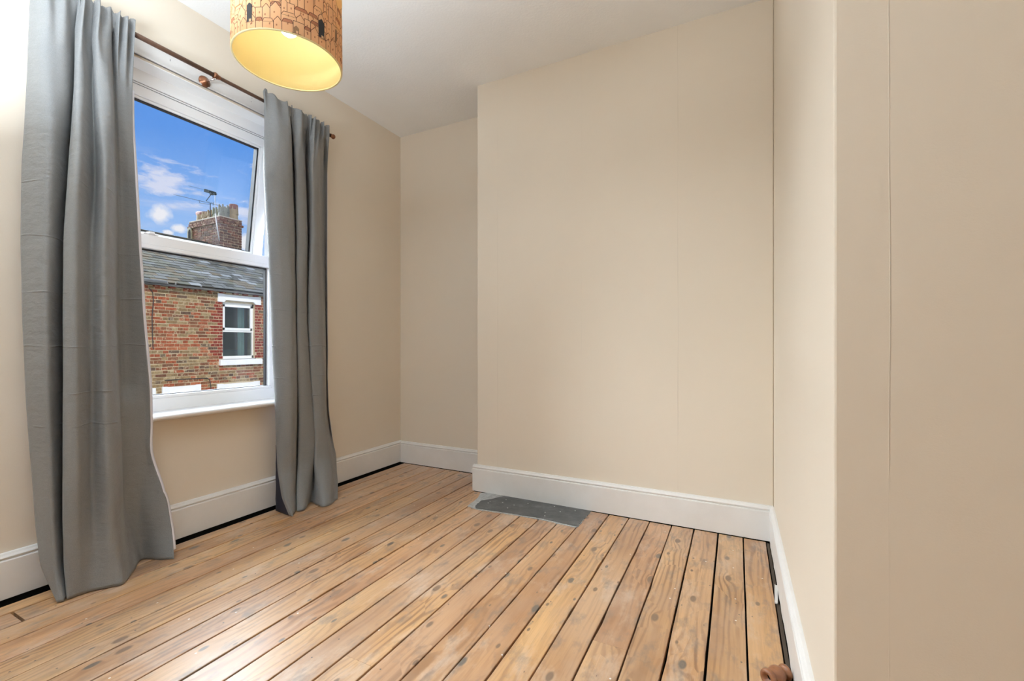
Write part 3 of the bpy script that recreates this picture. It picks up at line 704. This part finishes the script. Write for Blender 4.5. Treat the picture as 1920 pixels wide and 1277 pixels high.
for li, hb in enumerate(bases):
    k = .00025*(li+1)
    s = rnd.uniform(0, .02); end = s+CIRC
    while s < end-.008:
        wd = min(rnd.uniform(.013, .030), end-s); kind = rnd.random()
        hh = rnd.uniform(.018, .034)*(1.7 if li < 3 and rnd.random() < .4 else 1)
        j = rnd.uniform(-.004, .004)*(1 if li < 5 else 0)
        h0 = hb+j; s1 = s+wd; mid = (s+s1)/2; x = s; kk = k+rnd.choice((0, .00010))
        if kind < .55:                 # gabled house
            pk = h0+hh+wd*.62
            top = lambda q, h0=h0, hh=hh, pk=pk, mid=mid, wd=wd: h0+hh+(pk-h0-hh)*(1-abs(q-mid)/(wd/2))
            column_fill(s, s1, lambda q: max(.001, hb-.004), top, kk, 0 if rnd.random() < .8 else 3)
            line([(s, h0-.004), (s, h0+hh), (mid, pk), (s1, h0+hh), (s1, h0-.004)], kk+.00012)
        elif kind < .85:               # long house with a pitched roof seen from its side
            wd = min(wd*1.35, end-s); s1 = s+wd; ins = wd*.16; rh = .010
            top = lambda q, h0=h0, hh=hh: h0+hh*.7
            column_fill(s, s1, lambda q: max(.001, hb-.004), top, kk, 0)
            t2 = lambda q, h0=h0, hh=hh, s=s, s1=s1, ins=ins, rh=rh: h0+hh*.7+rh*min(1, (q-s)/ins+.02, (s1-q)/ins+.02)
            column_fill(s, s1, top, t2, kk, 1 if rnd.random() < .55 else 0)
            a = h0+hh*.7
            line([(s, h0-.004), (s, a), (s+ins, a+rh), (s1-ins, a+rh), (s1, a), (s1, h0-.004)], kk+.00012); line([(s, a), (s1, a)], kk+.00012, .0008)
        else:                          # flat topped tower
            top = lambda q, h0=h0, hh=hh: h0+hh*1.25
            column_fill(s, s1, lambda q: max(.001, hb-.004), top, kk, 0)
            line([(s, h0-.004), (s, h0+hh*1.25), (s1, h0+hh*1.25), (s1, h0-.004)], kk+.00012)
        mid = (s+s1)/2
        for _ in range(rnd.choice((1, 1, 2))):
            ws = mid+rnd.uniform(-.3, .3)*wd*.6; wh = h0+hh*rnd.uniform(.25, .6)
            column_fill(ws-.0013, ws+.0013, lambda q: wh, lambda q: wh+.0048, kk+.00014, 1)
            line([(ws-.0015, wh), (ws-.0015, wh+.005), (ws+.0015, wh+.005)], kk+.00018, .0006)
        s = s1
# tall dark gables standing among them
ang = math.atan2(-LY, -LX)                # towards the camera side
for da, hb, wd, hh, mi in ((-.118, .020, .017, .048, 2), (.012, .002, .014, .016, 4), (.083, .026, .020, .048, 2), (-.105, .0, .001, .002, 2), (.150, .05, .012, .04, 4), (-.30, .03, .013, .04, 2), (.31, .02, .013, .04, 2), (.42, .06, .013, .04, 2), (-.42, .05, .013, .04, 2)):
    s = ang*R+da; mid = s+wd/2
    column_fill(s, s+wd, lambda q: hb, lambda q: hb+hh+wd*.5*(1-abs(q-mid)/(wd/2)), .0021, mi)
    column_fill(s+wd*.45, s+wd*.85, lambda q: hb, lambda q: hb+min(.008, hh*.5), .0024, 0)
    line([(s-.004, hb), (s+wd+.006, hb)], .0024)
fills.build('printed_houses', fm, lamp)
lines.build('printed_outlines', m_line, lamp)
# spider fitting, lampholder, bulb, flex, ceiling rose
ZS = LZ+.195
b = MB()
for k in range(3):
    a = 2*PI*k/3+.5; b.cyl((.022*math.cos(a), .022*math.sin(a), ZS), ((R-.003)*math.cos(a), (R-.003)*math.sin(a), ZS), .0016, 6)
b.lathe([(.021, -.002), (.025, -.002), (.025, .002), (.021, .002), (.021, -.002)], Matrix.Translation((0, 0, ZS)), 24)
b.build('shade_ring', m_upvc, lamp, True)
MB().lathe([(0, .06), (.010, .06), (.014, .045), (.020, .03), (.021, -.02), (.018, -.03), (0, -.03)], Matrix.Translation((0, 0, ZS)), 20).build('lamp_holder', m_upvc, lamp, True)
m_bulb = D.materials.new('lit_bulb'); m_bulb.use_nodes = True; pb = m_bulb.node_tree.nodes['Principled BSDF']
pb.inputs['Emission Color'].default_value = (1, .93, .78, 1); pb.inputs['Emission Strength'].default_value = 8
MB().lathe([(0, 0), (.012, .0025), (.022, .010), (.0285, .022), (.030, .033), (.027, .047), (.019, .063), (.0145, .075), (.0135, .092)], Matrix.Translation((0, 0, LZ+.087)), 28).build('bulb', m_bulb, lamp, True)
MB().cyl((0, 0, ZS+.058), (0, 0, ZC-.02), .003, 10).build('flex', m_upvc, lamp, True)
MB().lathe([(.004, -.034), (.012, -.032), (.018, -.022), (.044, -.014), (.048, 0)], Matrix.Translation((0, 0, ZC)), 28).build('ceiling_rose', m_upvc, lamp, True)

# ------------------------------------------------------------------ loose things on the floor
m_turn = simple_noise_mat('turned_wood', (.20, .075, .032), (.36, .155, .07), 18, .32, .1, spec=.5, stretch=(1, 1, 4))
fin = root('wooden_finial', 'turned brown wooden finial lying on the boards beside the skirting', 'finial')
a = Vector((.081, 1.497, .0255)); e = Vector((.148, 1.572, .022)); ax = (e-a).normalized()
M = Matrix.Translation(a) @ ax.to_track_quat('Z', 'Y').to_matrix().to_4x4()
MB().lathe([(0, .012), (.008, .010), (.0115, .0), (.0165, -.004), (.0225, -.001), (.0245, .006), (.022, .013), (.016, .018), (.0165, .022), (.0215, .027), (.025, .036), (.0245, .046), (.020, .055), (.0125, .062), (.012, .066), (.018, .069), (.0215, .073), (.021, .078), (.015, .081), (.009, .083), (.008, .092), (0, .093)], M, 36).build('turned_body', m_turn, fin, True)
MB().lathe([(0, .0105), (.0075, .0103)], M, 20).build('screw_socket', m_void, fin)
b = MB(); Mx = Matrix.Translation((.1435, 2.065, .0032)) @ Matrix.Rotation(math.radians(-4), 4, 'Z')
b.box(-.0055, .0055, -.075, .070, -.003, .003, M=Mx)
b.box(-.0055, -.0035, -.075, .070, .003, .006, M=Mx)
o = b.build('plastic_strip', mat('white_plastic', (.82, .80, .77), .4)[0], None, bevel=.001)
tag(o, 'short white plastic strip lying in the gap by the skirting', 'strip')

# ------------------------------------------------------------------ outside: the terrace opposite
FX = -11.2
m_mort = simple_noise_mat('lime_mortar', (.44, .35, .22), (.60, .50, .34), 9, .95, .8, 40, .1)
def brick_mat(name, c1, c2, c3):
    m, t, b = mat(name, c1, .85, spec=.15)
    geo = t.n('ShaderNodeNewGeometry'); oi = t.n('ShaderNodeObjectInfo').outputs['Random']
    isl = geo.outputs['Random Per Island']
    r = t.m('FRACT', t.m('ADD', isl, t.m('MULTIPLY', oi, 7.3)))
    col = t.ramp(r, [(0, c1), (.5, c2), (1, c3)])
    f = t.noise(geo.outputs['Position'], 22, 4, .65)
    col = t.mix(t.ramp(f, [(.38, (0, 0, 0)), (.68, (.7, .7, .7))]), col, tuple(q*.34 for q in c2))
    g = t.noise(geo.outputs['Position'], 13, 4, .7)
    col = t.mix(t.ramp(g, [(.56, (0, 0, 0)), (.68, (.75, .75, .75))]), col, (.60, .47, .30))
    t.put(b.inputs['Base Color'], col)
    return m
m_br = [brick_mat('red_brick', (.42, .115, .050), (.34, .085, .038), (.48, .165, .075)),
        brick_mat('brown_brick', (.22, .085, .040), (.29, .115, .055), (.15, .062, .035)),
        brick_mat('buff_brick', (.36, .245, .12), (.27, .17, .08), (.45, .33, .17)),
        brick_mat('dark_brick', (.11, .065, .045), (.15, .09, .06), (.19, .13, .075))]
m_quoin = brick_mat('quoin_brick', (.30, .048, .030), (.25, .036, .024), (.34, .065, .038))
def tex_brick(name):
    m, t, b = mat(name, (.3, .15, .08), .9, spec=.1)
    geo = t.n('ShaderNodeNewGeometry').outputs['Position']; s3 = t.n('ShaderNodeSeparateXYZ', i_0=geo)
    v = t.n('ShaderNodeCombineXYZ', i_0=t.m('ADD', s3.outputs[1], s3.outputs[0]), i_1=s3.outputs[2])
    bt = t.n('ShaderNodeTexBrick', i_Vector=v.outputs[0], i_Color1=(.42, .12, .06, 1), i_Color2=(.30, .20, .11, 1), i_Mortar=(.46, .37, .24, 1), i_Scale=1.0)
    bt.inputs['Brick Width'].default_value = .225; bt.inputs['Row Height'].default_value = .075; bt.inputs['Mortar Size'].default_value = .006
    t.put(b.inputs['Base Color'], bt.outputs[0]); return m
m_tb = tex_brick('distant_brickwork')
m_paint = simple_noise_mat('white_masonry_paint', (.82, .82, .80), (.88, .88, .86), 8, .7)
HY0, HY1 = 4.25, 8.5
house = root('terraced_house', 'old brick terraced house across the street with a slate roof', 'house')
ZE = 2.33
WIN = (6.54, 7.352, .64, 2.045)
b = MB()
b.box(FX-.30, FX, HY0, WIN[0], -3, ZE).box(FX-.30, FX, WIN[1], HY1, -3, ZE).box(FX-.30, FX, WIN[0], WIN[1], -3, WIN[2]).box(FX-.30, FX, WIN[0], WIN[1], WIN[3], ZE)
b.build('wall', m_mort, house)
for ya, yb in ((-2.5, HY0), (HY1, 16)): MB().box(FX-.25, FX+.012, ya, yb, -3, ZE).build('neighbouring_wall', m_tb, house)
# bricks
lint = (6.417, 7.502, 2.035, 2.238); sill = (6.451, 7.524, .490, .630)
dl = [(5.247, 6.033, -.125, .073), (6.397, 7.473, -.16, .043), (4.45, 5.125, -.16, .062)]
solids = [lint, sill, WIN] + dl
def free(y0, y1, z0, z1):
    """pieces of y0..y1 left free by the stone dressings and the window"""
    segs = [(y0, y1)]
    for (a, e, c, d) in solids:
        if z1-.02 > c and z0+.02 < d:
            ns = []
            for (p, q) in segs:
                if q <= a or p >= e: ns.append((p, q))
                else:
                    if p < a-.04: ns.append((p, a-.003))
                    if q > e+.04: ns.append((e+.003, q))
            segs = ns
    return segs
bricks = []
rnd = random.Random(12)
GA = .0735; z = -.665; row = 0
while z < 2.24:
    y = HY0 + (0 if row % 2 else -.057) + rnd.uniform(-.02, .02); pat = row % 4
    while y < HY1-.05:
        ln = .205 if (pat == 1 or (pat != 3 and rnd.random() < .72)) else .098
        for (p, q) in free(y, min(y+ln, HY1-.01), z, z+.063):
            qn = (6.345 < (p+q)/2 < 6.56 or 7.34 < (p+q)/2 < 7.50+.07*(row % 2)) and .6 < z < 2.06
            blot = noise.noise(Vector((p*1.1, z*1.3, 4)))+.25*noise.noise(Vector((p*4, z*4, 1)))
            x = rnd.random()
            if qn: mi = 4
            elif blot > .12: mi = 0 if x < .55 else (1 if x < .8 else 2)
            elif blot < -.12: mi = 2 if x < .42 else (3 if x < .58 else (0 if x < .74 else 1))
            else: mi = 0 if x < .32 else (1 if x < .6 else (2 if x < .88 else 3))
            if q-p > .03: bricks.append((p, q, z, mi))
        y += ln+.011
    z += GA; row += 1
mats5 = m_br+[m_quoin]
unit = [MB().box(-.02, .006, 0, 1, 0, 1).mesh('brick', m_) for m_ in mats5]
def seen(bk): return 4.95 < bk[0] < 7.80 and bk[2] > -.12
vis = sorted([k for k in bricks if seen(k)], key=lambda k: -(k[1]-k[0])/(k[0]*.449*0+10+k[0]*.3))
single = set(id(k) for k in vis[:300])
rest = MB()
for k in bricks:
    p, q, z, mi = k; pr_ = rnd.uniform(-.003, .004); dh = rnd.uniform(-.002, .002)
    if id(k) in single:
        inst('brick', unit[mi], (FX+pr_, p, z+dh), house, scale=(1, q-p, .059+rnd.uniform(-.003, .002)))
    else:
        rest.box(FX-.02, FX+.006+pr_, p, q, z+dh, z+.059, mi)
o = rest.build('brickwork', mats5, house); o['kind'] = 'stuff'
# eaves corbels
for y in (4.85, 5.134, 5.42, 5.722, 5.959, 6.235, 6.514, 6.828, 7.071, 7.347, 7.646, 7.93, 8.2):
    inst('corbel_brick', unit[4], (FX, y-.055, 2.245), house, scale=(14, .11, .072))
# stone dressings
def lintel(nm, y0, y1, zt, h=.2, drop=.148):
    c = .055; e = (y1-y0)*.13
    pts = [(y0, zt-h), (y0+e, zt-h), (y0+e+c, zt-drop+.0), (y1-e-c, zt-drop), (y1-e, zt-h), (y1, zt-h), (y1, zt), (y1-e*.9, zt), (y1-e*1.2, zt-.012), (y0+e*1.2, zt-.012), (y0+e*.9, zt), (y0, zt)]
    o = MB().prism(pts, 'x', FX-.05, FX+.035).build(nm, m_paint, house)
    MB().box(FX+.03, FX+.048, y0+e+.02, y1-e-.02, zt-drop, zt-drop+.032).build('moulding', m_paint, o)
lintel('lintel', lint[0], lint[1], lint[3])
for y0, y1, z0, z1 in dl: lintel('lintel', y0, y1, z1)
MB().box(FX-.06, FX+.07, sill[0], sill[1], sill[2], sill[3]).build('window_sill', m_paint, house, bevel=.008)
# window of the house
m_old = simple_noise_mat('cream_window_frame', (.74, .73, .68), (.80, .79, .74), 10, .5)
wf_ = empty('window'); wf_.parent = house
y0, y1, z0, z1 = WIN; xw = FX-.09
b = MB(); f = .055
b.box(xw-.05, xw+.03, y0, y1, z1-f-.05, z1).box(xw-.05, xw+.03, y0, y1, z0, z0+.075).box(xw-.05, xw+.03, y0, y0+.04, z0, z1).box(xw-.05, xw+.03, y1-.04, y1, z0, z1).box(xw-.05, xw+.035, y0, y1, 1.31, 1.365)
b.box(xw+.03, xw+.09, y0-.0, y1+.04, z0-.012, z0+.012)
b.build('frame', m_old, wf_)
b = MB(); u0, u1, v0, v1 = y0+.035, y1-.045, 1.36, 1.985
b.box(xw, xw+.05, u0, u1, v0, v0+.055).box(xw, xw+.05, u0, u1, v1-.05, v1).box(xw, xw+.05, u0, u0+.04, v0, v1).box(xw, xw+.05, u1-.045, u1, v0, v1)
b.build('top_sash', m_upvc, wf_)
mg2 = glass_mat('dark_window_glass', (.80, .84, .80), .7)
MB().box(xw-.005, xw, y0+.04, y1-.04, z0+.075, 1.31).build('pane', mg2, wf_)
MB().box(xw+.01, xw+.015, u0+.04, u1-.045, v0+.055, v1-.05).build('pane', mg2, wf_)
b = MB()
for k in range(14):
    ya = y1-.235+k*.0125; b.cyl((FX-.33-.012*math.sin(k*1.5), ya, .55), (FX-.33-.012*math.sin(k*1.5), ya, 2.2), .009, 6)
b.build('net_curtain', mat('pale_teal_cloth', (.42, .60, .60), .8)[0], wf_)
MB().box(FX-.30, FX-.295, y0-.6, y0, .2, 2.5).box(FX-1.9, FX-1.88, y0-.9, y1+1.2, .2, 2.4).box(FX-1.9, FX-.30, y1+1.1, y1+1.12, .2, 2.4).box(FX-1.9, FX-.30, y0-.9, y0-.88, .2, 2.4).box(FX-1.9, FX-.3, y0-.9, y1+1.12, .15, .2).box(FX-1.9, FX-.3, y0-.9, y1+1.12, 2.4, 2.42).build('room', mat('room_beige', (.46, .38, .24), .9)[0], wf_)
MB().box(FX-1.2, FX-.7, y0-.1, y1, .2, .86).build('bed', mat('grey_bedding', (.3, .33, .33), .9)[0], wf_)
# roof
RX, RZ = FX-2.75, 3.93; EX, EZ = FX+.16, 2.345
sl = math.atan2(RZ-EZ, EX-RX); SL = math.hypot(RX-EX, RZ-EZ)
rm = [simple_noise_mat('slate_%s' % nm, c, tuple(q*1.5+.02 for q in c), 7, .9, .5, 30, .1) for nm, c in (('grey', (.085, .088, .082)), ('green', (.075, .075, .055)), ('dark', (.035, .036, .030)), ('pale', (.17, .18, .178)), ('brown', (.085, .068, .042)))]
b = MB(); b.prism([(EX, EZ-.04), (RX, RZ-.04), (RX-2.9, EZ-.04), (RX-2.9, EZ-.10), (EX, EZ-.07)], 'y', -2.5, 16)
b.build('roof_deck', simple_noise_mat('roof_deck_slate', (.07, .07, .065), (.13, .13, .12), 4, .8), house)
def slate_tex():
    m, t, b = mat('distant_slates', (.15, .16, .15), .9, spec=.1)
    geo = t.n('ShaderNodeNewGeometry').outputs['Position']; s3 = t.n('ShaderNodeSeparateXYZ', i_0=geo)
    v = t.n('ShaderNodeCombineXYZ', i_0=s3.outputs[1], i_1=t.m('MULTIPLY', s3.outputs[0], -1.1))
    bt = t.n('ShaderNodeTexBrick', i_Vector=v.outputs[0], i_Color1=(.10, .105, .095, 1), i_Color2=(.055, .055, .045, 1), i_Mortar=(.02, .02, .02, 1), i_Scale=1.0)
    bt.inputs['Brick Width'].default_value = .25; bt.inputs['Row Height'].default_value = .166; bt.inputs['Mortar Size'].default_value = .012
    t.put(b.inputs['Base Color'], bt.outputs[0]); return m
b = MB()
for ya, yb in ((-2.5, 4.5), (8.25, 16)): b.prism([(EX, EZ+.0), (RX, RZ+.0), (RX, RZ-.03), (EX, EZ-.03)], 'y', ya, yb)
b.build('neighbouring_slates', slate_tex(), house)
gs = SL/20; units = [MB().box(-.30, 0, 0, 1, 0, .012).mesh('slate', m_) for m_ in rm]
rnd = random.Random(5); cnt = 0; extra = MB()
for r_ in range(20):
    d = gs*r_; y = 4.5 - (.125 if r_ % 2 else 0)
    while y < 8.25:
        wd = .25; xx = EX-d*math.cos(sl); zz = EZ+d*math.sin(sl)
        bl = noise.noise(Vector((y*1.4, d*1.4, 2))); x = rnd.random()
        mi = (0 if x < .35 else 1 if x < .6 else 2 if x < .75 else 3 if x < .88 else 4) if bl > -.1 else (1 if x < .3 else 4 if x < .6 else 2 if x < .8 else 0)
        if cnt < 300:
            o = inst('slate', units[mi], (xx, y+.004, zz+rnd.uniform(0, .006)), house, rot=(0, sl-math.radians(2.6)+rnd.uniform(-.012, .012), rnd.uniform(-.012, .012)), scale=(.62 if r_ == 19 else 1, wd-.009, 1)); cnt += 1
        else:
            M = Matrix.Translation((xx, y+.004, zz)) @ Matrix.Rotation(sl-math.radians(2.6), 4, 'Y')
            extra.box(-.17 if r_ == 19 else -.30, 0, 0, wd-.009, 0, .012, mi, M=M)
        y += wd
if extra.v: o = extra.build('slating', rm, house); o['kind'] = 'stuff'
m_gut = simple_noise_mat('grey_gutter', (.30, .31, .30), (.42, .43, .42), 12, .6)
b = MB()
for k in range(8):
    a, c = PI+PI*k/8, PI+PI*(k+1)/8; r_ = .055
    gx, gz = FX+.185, 2.375
    b.poly([(gx+r_*math.cos(a), 2.0, gz+r_*math.sin(a)), (gx+r_*math.cos(c), 2.0, gz+r_*math.sin(c)), (gx+r_*math.cos(c), 5.24, gz+r_*math.sin(c)), (gx+r_*math.cos(a), 5.24, gz+r_*math.sin(a))])
o = b.build('gutter', m_gut, house, True); s = o.modifiers.new('thickness', 'SOLIDIFY'); s.thickness = .006
for y in (5.27, 5.43, 5.95): MB().box(FX, FX+.19, y, y+.014, 2.322, 2.336).cyl((FX+.17, y+.007, 2.33), (FX+.17, y+.007, 2.375), .006, 6).build('gutter_bracket', m_gut, house)
MB().cyl((RX, 4.2, RZ+.03), (RX, 8.6, RZ+.03), .07, 12).build('ridge_tile', rm[2], house, True)
m_cab = mat('black_cable', (.03, .03, .03), .6)[0]
MB().tube([(FX+.02, 5.01, 2.2), (FX+.02, 5.07, 2.12), (FX+.02, 5.085, 1.95), (FX+.02, 5.06, 1.6), (FX+.02, 5.065, 1.2), (FX+.02, 5.08, .9)], .009, 6).build('cable', m_cab, house)
MB().tube([(FX+.02, 5.30, .215), (FX+.02, 5.75, .215), (FX+.02, 6.17, .205), (FX+.02, 6.225, .17), (FX+.02, 6.245, .08), (FX+.02, 6.27, -.15)], .009, 6).build('cable', m_cab, house)
# chimney stack
ch = empty('chimney_stack'); ch.parent = house
cx0, cx1, cy0, cy1 = -14.87, -13.30, 7.70, 8.33
MB().box(cx0+.01, cx1-.01, cy0+.01, cy1-.01, 3.2, 4.70).build('core', m_mort, ch)
m_soot = [brick_mat('sooty_brick', (.085, .038, .024), (.13, .050, .028), (.055, .030, .020)), brick_mat('red_sooty_brick', (.17, .055, .028), (.13, .045, .025), (.10, .04, .022))]
uy = [MB().box(0, 1, -.006, .05, 0, 1).mesh('brick', m_) for m_ in m_soot]      # on the face towards -y
ux = [MB().box(-.05, .006, 0, 1, 0, 1).mesh('brick', m_) for m_ in m_soot]      # on the face towards +x
rnd = random.Random(9); z = 3.52; row = 0; cb = MB(); cn = 0
while z < 4.72:
    out = .035 if 4.49 < z < 4.56 else (.015 if 4.56 < z < 4.64 else 0)
    x = cx0-out; first = True
    while x < cx1+out-.04:
        ln = (.205 if rnd.random() < .6 else .098) if not (first and row % 2) else .098; first = False
        ln = min(ln, cx1+out-x-.004); inst('brick', uy[rnd.random() < .4], (x, cy0-out, z), ch, scale=(ln-.006, 1, .060)); x += ln+.012; cn += 1
    y = cy0-out; first = True
    while y < cy1+out-.04:
        ln = .205 if not (first and row % 2) else .098; first = False
        ln = min(ln, cy1+out-y-.004); inst('brick', ux[rnd.random() < .4], (cx1+out, y, z), ch, scale=(1, ln-.006, .060)); y += ln+.012; cn += 1
    z += .0765; row += 1
MB().box(cx0-.01, cx1+.01, cy0-.01, cy1+.01, 4.70, 4.735).build('capping', simple_noise_mat('weathered_cement', (.26, .23, .18), (.38, .34, .27), 9, .95), ch, bevel=.01)
pts = [(cx0-.03, 3.4), (cx0+.17, 3.4), (cx0+.17, 4.42), (cx0+.14, 4.52), (cx0+.07, 4.56), (cx0-.0, 4.52), (cx0-.03, 4.42)]
MB().prism(pts, 'y', cy0-.045, cy0+.02).build('vent_shaft', simple_noise_mat('mossy_render', (.16, .15, .10), (.26, .24, .16), 9, .95), ch)
MB().prism([(cx0+.03, 3.4), (cx0+.15, 3.4), (cx0+.15, 4.40), (cx0+.12, 4.48), (cx0+.07, 4.48), (cx0+.03, 4.40)], 'y', cy0-.05, cy0-.03).build('dark_opening', m_void, ch)
m_cp = [simple_noise_mat('stone_pot_%s' % nm, c, tuple(q*1.5 for q in c), 10, .9) for nm, c in (('buff', (.19, .145, .085)), ('green', (.13, .14, .095)), ('grey', (.11, .115, .095)))]
m_terra = simple_noise_mat('dark_terracotta', (.13, .05, .04), (.20, .075, .055), 10, .8)
def pot(x, y, h, r, mi, crown=True, collar=False):
    b = MB(); M = Matrix.Translation((x, y, 4.725))
    b.lathe([(r*1.12, 0), (r*1.08, h*.15), (r*.95, h*.75), (r*.98, h), (r*.78, h), (r*.75, h*.3)], M, 16)
    if crown:
        for k in range(6):
            a = 2*PI*k/6+.3; c_, s_ = math.cos(a), math.sin(a)
            b.cyl((x+r*.9*c_, y+r*.9*s_, 4.725+h*.55), (x+r*.88*c_, y+r*.88*s_, 4.725+h+.085), .036, 6, .022)
    o = b.build('chimney_pot', m_cp[mi], ch)
    if collar:
        c2 = MB(); c2.lathe([(r*.98, .0), (r*1.06, .02), (r*1.06, .13), (r*.9, .15), (r*.7, .15), (r*.7, 0)], Matrix.Translation((x, y, 4.725+h)), 16); c2.build('chimney_pot', m_terra, ch)
pot(-14.66, 7.93, .24, .125, 0, False); pot(-14.38, 7.93, .20, .12, 0); pot(-14.10, 7.93, .22, .12, 0); pot(-13.84, 7.93, .26, .115, 1); pot(-13.52, 7.93, .30, .135, 2); pot(-13.50, 8.20, .33, .115, 0, True, True)
MB().cyl((-14.80, 7.90, 5.02), (-14.45, 7.98, 5.00), .075, 12).build('cowl', m_terra, ch, True)
# aerials
m_al = mat('grey_aluminium', (.04, .045, .05), .9, spec=.05)[0]; m_dk = mat('dark_plastic', (.02, .03, .035), .9, spec=.05)[0]
ae = root('tv_aerial', 'tall white television aerial mast strapped to the chimney corner', 'aerial')
MB().cyl((-13.245, 7.64, 3.98), (-13.43, 7.64, 4.78), .016, 8).cyl((-13.43, 7.64, 4.78), (-13.49, 7.66, 5.36), .008, 8).build('mast', mat('white_pole', (.36, .36, .36), .6)[0], ae, True)
MB().cyl((-13.40, 7.66, 5.35), (-13.66, 7.66, 5.40), .009, 6).cyl((-13.64, 7.66, 5.40), (-13.93, 7.66, 5.22), .010, 6).cyl((-13.93, 7.66, 5.22), (-13.57, 7.66, 5.10), .006, 6).cyl((-13.57, 7.66, 5.14), (-13.57, 7.66, 5.05), .006, 6).build('boom', m_dk, ae, True)
MB().box(-13.68, -13.60, 7.62, 7.70, 5.36, 5.42).box(-13.50, -13.46, 7.63, 7.69, 5.33, 5.38).build('clamp', m_dk, ae)
ae2 = root('tv_aerial', 'long thin aerial on a short pole between the chimney pots', 'aerial')
MB().cyl((-13.97, 7.80, 4.73), (-13.97, 7.80, 5.20), .012, 8).build('mast', m_al, ae2, True)
MB().cyl((-15.8, 7.8, 5.72), (-13.55, 7.8, 5.08), .006, 6).cyl((-14.55, 7.8, 5.37), (-14.50, 7.8, 5.28), .006, 6).cyl((-14.50, 7.8, 5.28), (-13.97, 7.8, 5.17), .006, 6).build('boom', m_al, ae2, True)
b = MB()
for k in range(13): x = -15.75+k*.15; zz = 5.72-(x+15.8)*.2844; b.cyl((x, 7.70, zz), (x, 7.90, zz), .0035, 5)
b.build('director', m_al, ae2)
MB().cyl((-15.1, 7.8, 5.90), (-14.10, 7.8, 5.60), .004, 6).build('upper_boom', m_al, ae2)
MB().box(-.13, .13, -.10, .10, -.045, .045, M=Matrix.Translation((-13.98, 7.8, 5.54)) @ Matrix.Rotation(math.radians(18), 4, 'Y')).build('reflector', m_dk, ae2)

# street and our own front wall
struct('road', MB().box(-40, -2.95, -30, 40, -3.1, -3.0), simple_noise_mat('asphalt', (.20, .20, .20), (.27, .27, .26), 3, .9), 'grey road between the two terraces')
b = MB(); X0, X1 = XO-.10, XO-.002
b.box(X0, X1, -6, .45, -3.0, 3.3).box(X0, X1, 2.36, 10, -3.0, 3.3).box(X0, X1, .45, 2.36, -3.0, WZ0-.20).box(X0, X1, .45, 2.36, 2.75, 3.3)
struct('wall_street', b, simple_noise_mat('weathered_grey_brick', (.20, .19, .17), (.27, .26, .24), 5, .9), 'brick street wall of this house around the window')
